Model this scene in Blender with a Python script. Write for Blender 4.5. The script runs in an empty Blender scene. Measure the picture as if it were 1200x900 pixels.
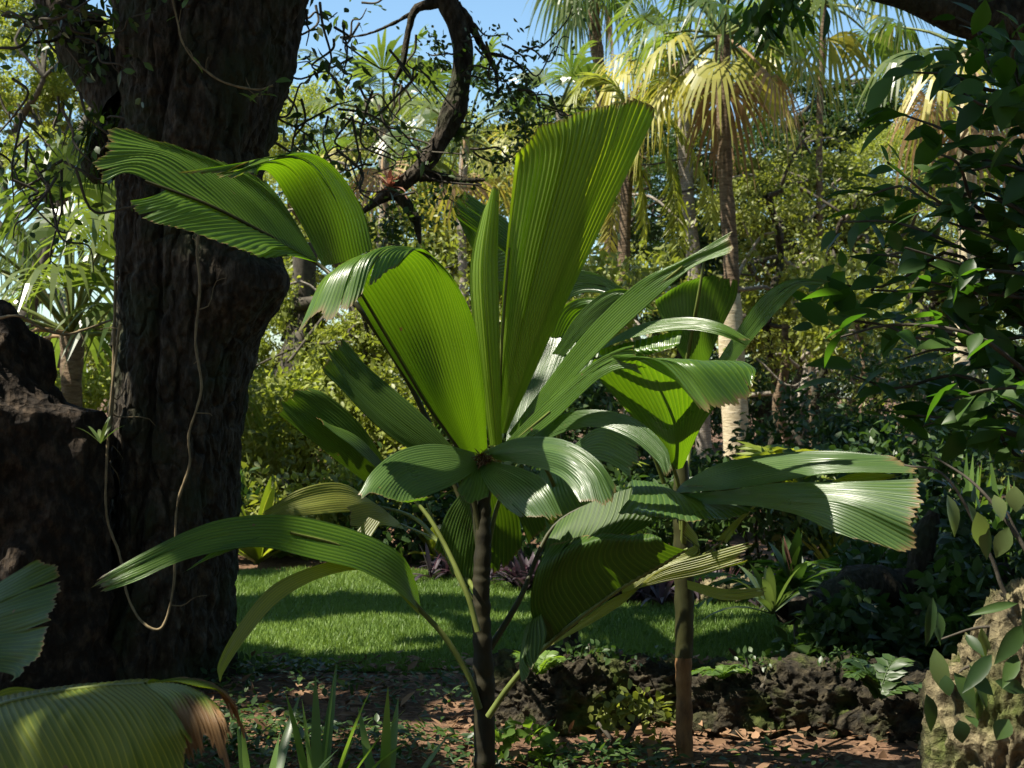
import bpy, math, random
import numpy as np
from mathutils import Vector
random.seed(7)
RNG = np.random.default_rng(7)
R = math.radians
C = bpy.context.scene
COL = C.collection

# ------------------------------------------------------------------ camera
F = 1200 * 50 / 36
H = 1.5
cam_d = bpy.data.cameras.new('camera')
cam = bpy.data.objects.new('camera', cam_d)
COL.objects.link(cam)
cam.location = (0, 0, H)
cam.rotation_euler = (R(90), 0, 0)
cam_d.lens = 50
cam_d.sensor_width = 36
cam_d.clip_end = 500
cam_d.dof.use_dof = True
cam_d.dof.focus_distance = 5.1
cam_d.dof.aperture_fstop = 8
C.camera = cam

# ------------------------------------------------------------------ light
SUN_EL = R(58)
SUN_H = (-0.93, -0.30)                       # horizontal direction towards the sun
_l = math.hypot(*SUN_H)
S = np.array([SUN_H[0] / _l * math.cos(SUN_EL), SUN_H[1] / _l * math.cos(SUN_EL), math.sin(SUN_EL)])
w = bpy.data.worlds.new('World')
C.world = w
w.use_nodes = True
nt = w.node_tree
sky = nt.nodes.new('ShaderNodeTexSky')
sky.sky_type = 'NISHITA'
sky.sun_disc = False
sky.sun_elevation = SUN_EL
sky.sun_rotation = math.atan2(S[0], S[1])
sky.air_density = 1.0
sky.dust_density = 0.6
sky.ozone_density = 0.5
bg = nt.nodes['Background']
tint = nt.nodes.new('ShaderNodeMix')
tint.data_type = 'RGBA'
tint.blend_type = 'MULTIPLY'
tint.inputs[0].default_value = 1
tint.inputs[7].default_value = (.84, 1.0, 1.03, 1)
nt.links.new(sky.outputs[0], tint.inputs[6])
nt.links.new(tint.outputs[2], bg.inputs[0])
bg.inputs[1].default_value = 0.075
sl = bpy.data.lights.new('sun', 'SUN')
sl.energy = 5.0
sl.angle = R(0.5)
sl.color = (1.0, 0.93, 0.80)
sun = bpy.data.objects.new('sun', sl)
COL.objects.link(sun)
sun.rotation_euler = Vector(S).to_track_quat('Z', 'Y').to_euler()
C.view_settings.view_transform = 'Standard'
C.view_settings.look = 'None'
C.view_settings.gamma = 1
C.view_settings.use_curve_mapping = False
C.view_settings.exposure = 1.42
C.render.engine = 'CYCLES'
C.cycles.max_bounces = 8
C.cycles.diffuse_bounces = 4
C.cycles.transmission_bounces = 6
C.cycles.sample_clamp_indirect = 6


# ------------------------------------------------------------------ helpers
def P(px, py, d):
    return np.array([(px - 600) / F * d, d, H - (py - 450) / F * d])


def nrm(v):
    v = np.asarray(v, float)
    return v / np.maximum(np.linalg.norm(v, axis=-1, keepdims=True), 1e-9)


def hash3(i, j, k):
    n = np.sin(i * 127.1 + j * 311.7 + k * 74.7) * 43758.5453
    return n - np.floor(n)


def vnoise(p):
    p = np.asarray(p, float)
    b = np.floor(p)
    f = p - b
    f = f * f * (3 - 2 * f)
    out = 0
    for dx in (0, 1):
        for dy in (0, 1):
            for dz in (0, 1):
                wgt = (f[..., 0] if dx else 1 - f[..., 0]) * (f[..., 1] if dy else 1 - f[..., 1]) * (f[..., 2] if dz else 1 - f[..., 2])
                out = out + wgt * hash3(b[..., 0] + dx, b[..., 1] + dy, b[..., 2] + dz)
    return out * 2 - 1


def fbm(p, o=4):
    a, s, t = 1.0, 1.0, 0
    for _ in range(o):
        t = t + a * vnoise(np.asarray(p) * s + 13.7 * _)
        a *= .5
        s *= 2.03
    return t


def cr(pts, n):
    """Catmull-Rom resample of points (k,...) to n points."""
    p = np.asarray(pts, float)
    k = len(p)
    if k == 1:
        return np.repeat(p, n, 0)
    if k == 2:
        t = np.linspace(0, 1, n)[:, None]
        sh = (n,) + p.shape[1:]
        t = t.reshape((n,) + (1,) * (p.ndim - 1))
        return (p[0] * (1 - t) + p[1] * t).reshape(sh)
    e = np.concatenate([[2 * p[0] - p[1]], p, [2 * p[-1] - p[-2]]])
    t = np.linspace(0, k - 1 - 1e-9, n)
    i = np.floor(t).astype(int)
    u = (t - i).reshape((n,) + (1,) * (p.ndim - 1))
    a, b, c, d = e[i], e[i + 1], e[i + 2], e[i + 3]
    return .5 * (2 * b + (c - a) * u + (2 * a - 5 * b + 4 * c - d) * u * u + (3 * b - a - 3 * c + d) * u ** 3)


class MB:
    def __init__(s):
        s.v, s.f, s.uv, s.var, s.n = [], [], [], [], 0

    def add(s, v, f, uv=None, var=None):
        v = np.asarray(v, float).reshape(-1, 3)
        f = np.asarray(f, int).reshape(-1, 4)
        s.v.append(v)
        s.f.append(f + s.n)
        s.uv.append(np.zeros((len(v), 2)) if uv is None else np.asarray(uv, float).reshape(-1, 2))
        s.var.append(np.full(len(v), RNG.random()) if var is None else np.broadcast_to(np.asarray(var, float), (len(v),)))
        s.n += len(v)

    def grid(s, g, uv=None, close=False, var=None):
        a, b = g.shape[:2]
        idx = np.arange(a * b).reshape(a, b)
        if close:
            idx = np.concatenate([idx, idx[:, :1]], 1)
        q = np.stack([idx[:-1, :-1], idx[:-1, 1:], idx[1:, 1:], idx[1:, :-1]], -1).reshape(-1, 4)
        s.add(g.reshape(-1, 3), q, uv, var)

    def tube(s, pts, rad, n=8, m=None, wob=0.0, var=None):
        pts = np.asarray(pts, float)
        m = m or max(len(pts) * 4, 4)
        rad = np.asarray(rad, float) if np.ndim(rad) else np.full(len(pts), float(rad))
        c = cr(pts, m)
        r = cr(rad, m)
        t = nrm(np.gradient(c, axis=0))
        ref = np.array([0.3, 0.9, 0.2]) if abs(nrm(pts[-1] - pts[0])[2]) > .6 else np.array([0, 0, 1.0])
        x = nrm(np.cross(t, ref))
        y = np.cross(t, x)
        a = np.linspace(0, 2 * math.pi, n, endpoint=False)
        g = c[:, None] + r[:, None, None] * (np.cos(a)[None, :, None] * x[:, None] + np.sin(a)[None, :, None] * y[:, None])
        if wob:
            g = g + (g - c[:, None]) * (wob * fbm(g / max(r.max() * 1.4, .02), 3))[..., None]
        s.grid(g, close=True, var=var)
        cap = len(g) - 1
        return c

    def build(s, name, mat, parent=None, org=None, smooth=True):
        me = bpy.data.meshes.new(name)
        v = np.concatenate(s.v)
        f = np.concatenate(s.f)
        if org is None:
            org = ORG.get(parent.name, np.zeros(3)) if parent else np.array([v[:, 0].mean(), v[:, 1].mean(), v[:, 2].min()])
        org = np.asarray(org, float)
        vv = (v - org).astype(np.float32)
        me.vertices.add(len(vv))
        me.vertices.foreach_set('co', vv.ravel())
        nf = len(f)
        tri = f[:, 2] == f[:, 3]
        cnt = np.where(tri, 3, 4)
        keep = np.ones((nf, 4), bool)
        keep[tri, 3] = False
        li = f[keep]
        st = np.concatenate([[0], np.cumsum(cnt)[:-1]])
        me.loops.add(len(li))
        me.loops.foreach_set('vertex_index', li.astype(np.int32))
        me.polygons.add(nf)
        me.polygons.foreach_set('loop_start', st.astype(np.int32))
        me.polygons.foreach_set('loop_total', cnt.astype(np.int32))
        me.update()
        uvl = me.uv_layers.new(name='UVMap')
        uvl.data.foreach_set('uv', np.concatenate(s.uv)[li].astype(np.float32).ravel())
        at = me.attributes.new('var', 'FLOAT', 'POINT')
        at.data.foreach_set('value', np.concatenate(s.var).astype(np.float32))
        me.polygons.foreach_set('use_smooth', np.full(nf, smooth))
        me.materials.append(mat)
        me.update()
        o = bpy.data.objects.new(name, me)
        COL.objects.link(o)
        if parent:
            o.parent = parent
            ORG[o.name] = ORG.get(parent.name, np.zeros(3))
        else:
            o.location = org
            ORG[o.name] = org
        return o


ORG = {}


def ground_at2(px, d):
    return np.array([(px - 600) / F * d, d, 0])


def tag(o, label, cat, group=None, kind=None):
    if kind:
        o['kind'] = kind
    else:
        o['label'] = label
        o['category'] = cat
    if group:
        o['group'] = group
    return o


def thing(name, label, cat, loc, group=None):
    o = bpy.data.objects.new(name, None)
    o.empty_display_size = .2
    COL.objects.link(o)
    o.location = loc
    ORG[o.name] = np.array(loc, float)
    return tag(o, label, cat, group)


# leaf templates: (a along 0..1, b across -.5...5, c up)
def tmpl_rhomb():
    v = np.array([[0, 0, 0], [.5, -.5, .08], [1, 0, -.05], [.5, .5, .08]])
    return v, np.array([[0, 1, 2, 3]])


def tmpl_leaf(na=5, fold=.12, curl=.18, pw=.85):
    t = np.linspace(0, 1, na + 1)
    wv = np.sin(math.pi * np.clip(t, .001, .999) ** pw) * .5
    wv[0] = .02
    wv[-1] = .0
    g = np.zeros((na + 1, 3, 3))
    for j, sg in enumerate((-1, 0, 1)):
        g[:, j, 0] = t
        g[:, j, 1] = sg * wv
        g[:, j, 2] = abs(sg) * fold * wv * 2 * .5 - curl * t * t
    idx = np.arange((na + 1) * 3).reshape(na + 1, 3)
    q = np.stack([idx[:-1, :-1], idx[:-1, 1:], idx[1:, 1:], idx[1:, :-1]], -1).reshape(-1, 4)
    return g.reshape(-1, 3), q


RH = tmpl_rhomb()
LF = tmpl_leaf()
LS = tmpl_leaf(3, .1, .12)


def leaves(mb, pos, ax, up, L, W, tm=RH, var=None):
    n = len(pos)
    tv, tf = tm
    ax = nrm(ax)
    side = nrm(np.cross(up, ax))
    nn = np.cross(ax, side)
    L = np.broadcast_to(L, (n,))
    W = np.broadcast_to(W, (n,))
    v = pos[:, None] + tv[None, :, 0:1] * (ax * L[:, None])[:, None] + tv[None, :, 1:2] * (side * W[:, None])[:, None] + tv[None, :, 2:3] * (nn * L[:, None])[:, None]
    f = tf[None] + (np.arange(n) * len(tv))[:, None, None]
    uv = np.broadcast_to(np.stack([tv[:, 0], tv[:, 1] + .5], -1)[None], (n, len(tv), 2))
    var = RNG.random(n) if var is None else var
    mb.add(v.reshape(-1, 3), f.reshape(-1, 4), uv.reshape(-1, 2), np.repeat(var, len(tv)))


def rdir(n):
    return nrm(RNG.normal(size=(n, 3)))


def clump(mb, c, r, n, L, W=None, tm=RH, up=.5, shell=.55, clumps=0, flat=0.0):
    """leaf clump in an ellipsoid; clumps>0 gathers leaves into sprays."""
    c = np.asarray(c, float)
    r = np.broadcast_to(np.asarray(r, float), (3,))
    W = W or L * .45
    if clumps:
        d = rdir(clumps)
        rad = (shell + (1 - shell) * RNG.random(clumps)) ** .6
        cc = d * rad[:, None]
        k = RNG.integers(0, clumps, n)
        g = RNG.normal(size=(n, 3)) * (0.9 / max(clumps, 1) ** (1 / 3)) * .55
        g[:, 2] *= 1 - flat
        p = cc[k] + g
        vv = np.clip(RNG.random(clumps)[k] * .6 + RNG.random(n) * .4, 0, 1)
    else:
        d = rdir(n)
        p = d * ((shell + (1 - shell) * RNG.random(n))[:, None])
        vv = RNG.random(n)
    pos = c + p * r
    ax = rdir(n) + p * .5 - np.array([0, 0, .3])
    u = rdir(n) * .9 + np.array([0, 0, up])
    sz = .7 + .6 * RNG.random(n)
    leaves(mb, pos, ax, u, L * sz, W * sz, tm, vv)


# ------------------------------------------------------------------ materials
def newmat(name):
    m = bpy.data.materials.new(name)
    m.use_nodes = True
    n = m.node_tree.nodes
    n.clear()
    out = n.new('ShaderNodeOutputMaterial')
    return m, n, m.node_tree.links, out


def foliage_mat(name, c1, c2, t1=None, rough=.45, tw=.4, spec=.4, veins=False):
    m, n, l, out = newmat(name)
    at = n.new('ShaderNodeAttribute')
    at.attribute_name = 'var'
    mix = n.new('ShaderNodeMix')
    mix.data_type = 'RGBA'
    l.new(at.outputs['Fac'], mix.inputs[0])
    mix.inputs[6].default_value = (*c1, 1)
    mix.inputs[7].default_value = (*c2, 1)
    col = mix.outputs[2]
    p = n.new('ShaderNodeBsdfPrincipled')
    p.inputs['Roughness'].default_value = rough
    p.inputs['Specular IOR Level'].default_value = spec
    l.new(col, p.inputs['Base Color'])
    tr = n.new('ShaderNodeBsdfTranslucent')
    m2 = n.new('ShaderNodeMix')
    m2.data_type = 'RGBA'
    m2.blend_type = 'MULTIPLY'
    m2.inputs[0].default_value = 1
    l.new(col, m2.inputs[6])
    m2.inputs[7].default_value = (*(t1 or (2.6, 2.6, 1.0)), 1)
    l.new(m2.outputs[2], tr.inputs['Color'])
    ms = n.new('ShaderNodeMixShader')
    ms.inputs[0].default_value = tw
    l.new(p.outputs[0], ms.inputs[1])
    l.new(tr.outputs[0], ms.inputs[2])
    l.new(ms.outputs[0], out.inputs[0])
    return m


def palm_leaf_mat(name, c1, c2, trans, rough=.3, tw=.42, brown=None, spec=.75):
    """pleated leaf: fine veins run along U; V counts pleats."""
    m, n, l, out = newmat(name)
    uv = n.new('ShaderNodeUVMap')
    sep = n.new('ShaderNodeSeparateXYZ')
    l.new(uv.outputs[0], sep.inputs[0])
    # pleat colour: lighter ridge, pale vein plus painted light on the folds
    fr = n.new('ShaderNodeMath'); fr.operation = 'PINGPONG'; fr.inputs[1].default_value = .5
    l.new(sep.outputs[1], fr.inputs[0])
    rp = n.new('ShaderNodeMapRange'); rp.inputs[1].default_value = .36; rp.inputs[2].default_value = .5
    l.new(fr.outputs[0], rp.inputs[0])
    fine = n.new('ShaderNodeMath'); fine.operation = 'SINE'
    fm = n.new('ShaderNodeMath'); fm.operation = 'MULTIPLY'; fm.inputs[1].default_value = 6.283 * 5
    l.new(sep.outputs[1], fm.inputs[0]); l.new(fm.outputs[0], fine.inputs[0])
    tc = n.new('ShaderNodeTexCoord')
    nz = n.new('ShaderNodeTexNoise'); nz.inputs['Scale'].default_value = 5.0; nz.inputs['Detail'].default_value = 5
    l.new(tc.outputs['Object'], nz.inputs['Vector'])
    mp = n.new('ShaderNodeMapping'); mp.inputs['Scale'].default_value = (3, 2.3, 1)
    l.new(uv.outputs[0], mp.inputs[0])
    nz2 = n.new('ShaderNodeTexNoise'); nz2.inputs['Scale'].default_value = 3; nz2.inputs['Detail'].default_value = 3
    l.new(mp.outputs[0], nz2.inputs['Vector'])
    ad = n.new('ShaderNodeMath'); ad.operation = 'ADD'
    l.new(nz.outputs[0], ad.inputs[0]); l.new(nz2.outputs[0], ad.inputs[1])
    fl = n.new('ShaderNodeMath'); fl.operation = 'FLOOR'
    l.new(sep.outputs[1], fl.inputs[0])
    wn = n.new('ShaderNodeTexWhiteNoise'); wn.noise_dimensions = '1D'
    l.new(fl.outputs[0], wn.inputs['W'])
    ad2 = n.new('ShaderNodeMath'); ad2.operation = 'MULTIPLY_ADD'; ad2.inputs[1].default_value = .35
    l.new(wn.outputs[0], ad2.inputs[0]); l.new(ad.outputs[0], ad2.inputs[2])
    rr = n.new('ShaderNodeMapRange'); rr.inputs[1].default_value = .8; rr.inputs[2].default_value = 1.55
    l.new(ad2.outputs[0], rr.inputs[0])
    mix = n.new('ShaderNodeMix'); mix.data_type = 'RGBA'
    l.new(rr.outputs[0], mix.inputs[0])
    mix.inputs[6].default_value = (*c1, 1); mix.inputs[7].default_value = (*c2, 1)
    mx = n.new('ShaderNodeMix'); mx.data_type = 'RGBA'
    sc = n.new('ShaderNodeMath'); sc.operation = 'MULTIPLY'; sc.inputs[1].default_value = .75
    l.new(rp.outputs[0], sc.inputs[0]); l.new(sc.outputs[0], mx.inputs[0])
    l.new(mix.outputs[2], mx.inputs[6]); mx.inputs[7].default_value = (c2[0] * 2.2, c2[1] * 1.8, c2[2] * 1.6, 1)
    col = mx.outputs[2]
    # dry tips / spots
    u = sep.outputs[0]
    tip = n.new('ShaderNodeMath'); tip.operation = 'MULTIPLY_ADD'; tip.inputs[1].default_value = .16; 
    l.new(nz2.outputs[0], tip.inputs[0]); l.new(u, tip.inputs[2])
    tr_ = n.new('ShaderNodeMapRange')
    a, b = brown if brown else (1.055, 1.085)
    tr_.inputs[1].default_value = a; tr_.inputs[2].default_value = b
    l.new(tip.outputs[0], tr_.inputs[0])
    sp = n.new('ShaderNodeTexNoise'); sp.inputs['Scale'].default_value = 22; sp.inputs['Detail'].default_value = 2
    l.new(tc.outputs['Object'], sp.inputs['Vector'])
    spr = n.new('ShaderNodeMapRange'); spr.inputs[1].default_value = .76; spr.inputs[2].default_value = .80
    l.new(sp.outputs[0], spr.inputs[0])
    mxm = n.new('ShaderNodeMath'); mxm.operation = 'MAXIMUM'
    l.new(tr_.outputs[0], mxm.inputs[0]); l.new(spr.outputs[0], mxm.inputs[1])
    def browned(c, bc):
        k = n.new('ShaderNodeMix'); k.data_type = 'RGBA'
        l.new(mxm.outputs[0], k.inputs[0]); l.new(c, k.inputs[6]); k.inputs[7].default_value = (*bc, 1)
        return k.outputs[2]
    p = n.new('ShaderNodeBsdfPrincipled')
    p.inputs['Specular IOR Level'].default_value = spec
    l.new(browned(col, (.2, .12, .055)), p.inputs['Base Color'])
    rm = n.new('ShaderNodeMapRange'); rm.inputs[3].default_value = rough - .06; rm.inputs[4].default_value = rough + .14
    l.new(nz.outputs[0], rm.inputs[0]); l.new(rm.outputs[0], p.inputs['Roughness'])
    bp = n.new('ShaderNodeBump'); bp.inputs['Strength'].default_value = .25; bp.inputs['Distance'].default_value = .002
    l.new(fine.outputs[0], bp.inputs['Height']); l.new(bp.outputs[0], p.inputs['Normal'])
    tl = n.new('ShaderNodeBsdfTranslucent')
    m2 = n.new('ShaderNodeMix'); m2.data_type = 'RGBA'
    l.new(rr.outputs[0], m2.inputs[0])
    m2.inputs[6].default_value = (trans[0] * .75, trans[1] * .8, trans[2] * .8, 1); m2.inputs[7].default_value = (*trans, 1)
    m3 = n.new('ShaderNodeMix'); m3.data_type = 'RGBA'
    l.new(sc.outputs[0], m3.inputs[0]); l.new(m2.outputs[2], m3.inputs[6])
    m3.inputs[7].default_value = (min(trans[0] * 1.9, .9), min(trans[1] * 1.5, .9), trans[2] * 1.8, 1)
    l.new(browned(m3.outputs[2], (.12, .06, .02)), tl.inputs['Color'])
    ms = n.new('ShaderNodeMixShader'); ms.inputs[0].default_value = tw
    l.new(p.outputs[0], ms.inputs[1]); l.new(tl.outputs[0], ms.inputs[2])
    l.new(ms.outputs[0], out.inputs[0])
    return m


def rough_mat(name, cols, scale=8, stretch=(1, 1, 1), bump=.6, dist=.02, rough=.9, moss=None, pits=0):
    m, n, l, out = newmat(name)
    tc = n.new('ShaderNodeTexCoord')
    mp = n.new('ShaderNodeMapping'); mp.inputs['Scale'].default_value = stretch
    l.new(tc.outputs['Object'], mp.inputs[0])
    nz = n.new('ShaderNodeTexNoise'); nz.inputs['Scale'].default_value = scale; nz.inputs['Detail'].default_value = 9; nz.inputs['Roughness'].default_value = .65
    l.new(mp.outputs[0], nz.inputs['Vector'])
    ra = n.new('ShaderNodeValToRGB')
    e = ra.color_ramp.elements
    e[0].position, e[1].position = .32, .7
    e[0].color = (*cols[0], 1); e[1].color = (*cols[-1], 1)
    if len(cols) == 3:
        k = e.new(.5); k.color = (*cols[1], 1)
    l.new(nz.outputs[0], ra.inputs[0])
    col = ra.outputs[0]
    h = nz.outputs[0]
    if pits:
        vo = n.new('ShaderNodeTexVoronoi'); vo.inputs['Scale'].default_value = pits
        l.new(mp.outputs[0], vo.inputs['Vector'])
        ad = n.new('ShaderNodeMath'); ad.operation = 'MULTIPLY_ADD'; ad.inputs[1].default_value = .8
        l.new(vo.outputs[0], ad.inputs[0]); l.new(nz.outputs[0], ad.inputs[2])
        h = ad.outputs[0]
    if moss:
        n2 = n.new('ShaderNodeTexNoise'); n2.inputs['Scale'].default_value = 3.5; n2.inputs['Detail'].default_value = 6
        l.new(tc.outputs['Object'], n2.inputs['Vector'])
        mr = n.new('ShaderNodeMapRange'); mr.inputs[1].default_value = .48; mr.inputs[2].default_value = .62
        l.new(n2.outputs[0], mr.inputs[0])
        k = n.new('ShaderNodeMix'); k.data_type = 'RGBA'
        l.new(mr.outputs[0], k.inputs[0]); l.new(col, k.inputs[6]); k.inputs[7].default_value = (*moss, 1)
        col = k.outputs[2]
    p = n.new('ShaderNodeBsdfPrincipled'); p.inputs['Roughness'].default_value = rough
    p.inputs['Specular IOR Level'].default_value = .25
    l.new(col, p.inputs['Base Color'])
    b = n.new('ShaderNodeBump'); b.inputs['Strength'].default_value = bump; b.inputs['Distance'].default_value = dist
    l.new(h, b.inputs['Height']); l.new(b.outputs[0], p.inputs['Normal'])
    l.new(p.outputs[0], out.inputs[0])
    return m


TR = (.30, .55, .012)
M = dict(
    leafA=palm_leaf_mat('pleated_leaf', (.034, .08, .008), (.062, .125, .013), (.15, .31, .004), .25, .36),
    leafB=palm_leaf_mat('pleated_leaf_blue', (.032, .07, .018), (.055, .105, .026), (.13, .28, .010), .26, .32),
    leafLit=palm_leaf_mat('pleated_leaf_sunlit', (.11, .19, .018), (.17, .26, .03), (.34, .50, .010), .3, .52),  # brighter copy; sun glow of the upright leaves painted into the colour
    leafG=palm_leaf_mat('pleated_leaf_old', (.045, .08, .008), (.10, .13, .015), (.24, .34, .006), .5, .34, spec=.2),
    leafD=palm_leaf_mat('pleated_leaf_dark_shade', (.02, .045, .008), (.04, .08, .012), (.12, .24, .006), .42, .2, spec=.25),  # darker, less translucent copy; shade on the low leaves painted into its colour
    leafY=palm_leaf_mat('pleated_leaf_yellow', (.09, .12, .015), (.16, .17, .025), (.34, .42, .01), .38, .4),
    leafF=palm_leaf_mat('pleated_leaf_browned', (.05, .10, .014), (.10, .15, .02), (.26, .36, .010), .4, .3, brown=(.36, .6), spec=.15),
    petiole=rough_mat('petiole_skin', [(.06, .075, .015), (.14, .17, .04)], 14, (1, 1, .3), .1, .003, .45),
    petdark=rough_mat('petiole_dark', [(.015, .018, .006), (.045, .045, .014)], 14, (1, 1, .3), .2, .004, .5),
    stem=rough_mat('palm_stem', [(.008, .007, .003), (.03, .026, .010)], 20, (1, 1, .4), .4, .006, .7),
    stemo=rough_mat('palm_stem_orange', [(.07, .035, .014), (.28, .15, .06)], 20, (1, 1, .3), .4, .005, .65),
    bark=rough_mat('oak_bark', [(.012, .009, .006), (.034, .027, .018), (.10, .082, .06)], 16, (1.3, 1.3, .6), 1.0, .03, .95, (.03, .033, .016), pits=30),
    stump=rough_mat('dead_wood', [(.008, .006, .004), (.024, .017, .011), (.085, .06, .038)], 16, (1.2, 1.2, .7), 1.0, .04, .95, None, 24),
    twig=rough_mat('twig_bark', [(.03, .025, .018), (.09, .08, .06)], 15, (1, 1, 1), .6, .01, .9),
    palmtrunk=rough_mat('palm_trunk_grey', [(.12, .10, .08), (.24, .21, .17), (.36, .32, .26)], 10, (1, 1, 5), .7, .03, .9),
    palmtrunkw=rough_mat('palm_trunk_pale', [(.28, .22, .13), (.42, .36, .24), (.55, .48, .34)], 9, (1, 1, 6), .6, .02, .9),
    palmtrunkd=rough_mat('palm_trunk_brown', [(.05, .035, .022), (.13, .09, .055), (.2, .15, .1)], 9, (1, 1, 4), .8, .04, .95),
    rock=rough_mat('coral_rock', [(.03, .025, .014), (.13, .108, .06), (.30, .25, .14)], 13, (1, 1, 1), 1.0, .05, .95, (.07, .085, .02), 20),
    boulder=rough_mat('mossy_rock', [(.008, .007, .005), (.028, .023, .014), (.075, .062, .036)], 20, (1, 1, 1), 1.0, .03, .95, (.05, .065, .012), 26),
    soil=rough_mat('soil_litter', [(.035, .02, .011), (.11, .062, .035), (.22, .13, .08)], 22, (1, 1, 1), .9, .02, .95),
    lawn=rough_mat('lawn_soil', [(.03, .055, .012), (.06, .10, .02)], 18, (1, 1, 1), .6, .02, .95),
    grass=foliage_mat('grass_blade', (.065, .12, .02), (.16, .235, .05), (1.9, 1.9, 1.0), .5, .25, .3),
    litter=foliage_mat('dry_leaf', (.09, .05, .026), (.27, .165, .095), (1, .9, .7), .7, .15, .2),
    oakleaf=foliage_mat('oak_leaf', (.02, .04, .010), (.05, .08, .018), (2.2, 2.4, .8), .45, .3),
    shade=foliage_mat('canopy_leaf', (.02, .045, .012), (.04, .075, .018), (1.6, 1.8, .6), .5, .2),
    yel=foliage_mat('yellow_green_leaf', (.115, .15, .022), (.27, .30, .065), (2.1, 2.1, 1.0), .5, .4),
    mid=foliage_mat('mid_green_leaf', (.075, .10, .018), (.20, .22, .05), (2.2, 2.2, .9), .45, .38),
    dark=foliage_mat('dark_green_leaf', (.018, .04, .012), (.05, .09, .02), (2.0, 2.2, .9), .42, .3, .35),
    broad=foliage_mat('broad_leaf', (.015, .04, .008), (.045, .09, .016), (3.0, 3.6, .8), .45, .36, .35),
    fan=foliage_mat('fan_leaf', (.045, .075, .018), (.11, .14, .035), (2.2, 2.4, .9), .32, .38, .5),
    fany=foliage_mat('fan_leaf_yellow', (.20, .21, .04), (.36, .33, .09), (1.6, 1.5, .8), .4, .35, .4),
    dry=foliage_mat('fan_leaf_dry', (.20, .12, .06), (.36, .25, .14), (1.2, 1.1, .9), .6, .25, .3),
    strap=foliage_mat('strap_leaf', (.05, .10, .02), (.12, .19, .04), (2.2, 2.2, .9), .35, .35, .5),
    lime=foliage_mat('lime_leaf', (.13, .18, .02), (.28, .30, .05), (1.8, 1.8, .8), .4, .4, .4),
    purple=foliage_mat('purple_leaf', (.025, .02, .022), (.10, .075, .085), (1.5, .9, 1.1), .4, .25, .4),
    pink=foliage_mat('pink_leaf', (.20, .09, .06), (.34, .19, .13), (1.4, .9, .8), .5, .3),
    fern=foliage_mat('fern_leaf', (.05, .10, .02), (.11, .18, .03), (2.4, 2.4, .8), .45, .4),
    pale=foliage_mat('pale_leaf', (.05, .085, .025), (.15, .19, .07), (1.8, 2.0, .9), .35, .3, .5),
    vine=rough_mat('vine_stem', [(.10, .075, .04), (.26, .20, .11)], 30, (1, 1, .5), .3, .004, .8),
)


# ------------------------------------------------------------------ plant builders
def patch(mb, rows, npl, amp=.22, nu=16, teeth=.05, seed=0, var=None):
    """pleated leaf blade: rows run across the leaf from base to margin; each is a list of (px, py, depth)."""
    rg = np.random.default_rng(seed + 11)
    if amp < .4:
        amp *= .6
        npl = int(npl * 1.4 + .5)
    else:
        amp *= .8
    nv = npl * 4 + 1
    rw = [cr([P(*q) for q in r], nv) for r in rows]
    g = cr(np.stack(rw), nu + 1)
    v = np.linspace(0, npl, nv)
    tri = np.abs(((v + .5) % 1) - .5) * 2          # 0..1, peak at centre of a pleat
    tooth = np.repeat(rg.random(npl), 4)
    tooth = np.append(tooth, tooth[-1])
    tooth = np.convolve(np.pad(tooth, 2, 'edge'), np.ones(5) / 5, 'valid')
    slow = vnoise(np.stack([v * .35, v * 0 + seed, v * 0], -1))
    ext = (tri * .35 + tooth * .9 + slow * .9 - .6) * teeth
    notch = np.zeros(nv)
    for _ in range(int(rg.integers(0, 2 + npl // 8))):
        v0 = float(rg.integers(1, npl)) if npl > 2 else 1.0
        notch += np.clip(1 - np.abs(v - v0) / rg.uniform(.25, .5), 0, 1) * rg.uniform(.04, .22)
    notch += np.clip(fbm(np.stack([v * 1.3, v * 0 + seed * 1.7, v * 0], -1), 3) - .75, 0, 1) * .12
    sc_ = np.clip(1 + ext - notch, .5, 1.2)
    uq = np.linspace(0, 1, nu + 1)[:, None] ** .9 * sc_[None] * nu
    ui = np.clip(np.floor(uq).astype(int), 0, nu - 1)
    fr_ = (uq - ui)[..., None]
    jj = np.arange(nv)[None]
    g = g[ui, jj] * (1 - fr_) + g[ui + 1, jj] * fr_
    gu = np.gradient(g, axis=0)
    gv = np.gradient(g, axis=1)
    nn = nrm(np.cross(gu, gv))
    sp = np.linalg.norm(gv, axis=-1) * 4
    sp = np.minimum(sp, .03)
    uu = np.linspace(0, 1, nu + 1)
    g = g + nn * (sp * amp * (tri[None] - .5))[..., None]
    # slow ripple so that the blade is not perfectly even
    g = g + nn * (.012 * fbm(np.stack([np.broadcast_to(uu[:, None] * 2.2, sp.shape), np.broadcast_to(v[None] * .23, sp.shape), np.full(sp.shape, seed * 3.1)], -1), 2) * uu[:, None])[..., None]
    uv = np.stack([np.broadcast_to(uu[:, None], sp.shape), np.broadcast_to(v[None] + seed * 7, sp.shape)], -1)
    mb.grid(g, uv)


def palm_leaf(parent, patches, mat, stalk=None, srad=.008, smat='petiole', label=None, nu=16, **kw):
    mb = MB()
    for i, (rows, npl) in enumerate(patches):
        patch(mb, rows, npl, seed=int(abs(rows[0][0][0]) * 3 + i * 17 + npl), nu=nu, **kw)
    o = mb.build('leaf', M[mat], parent)
    if label:
        o['label'] = label
    if stalk:
        s = MB()
        n = len(stalk)
        s.tube([P(*q) for q in stalk], np.linspace(srad * 1.5, srad * .55, n), 8, m=n * 6)
        s.build('petiole', M[smat], o)
    return o


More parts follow.
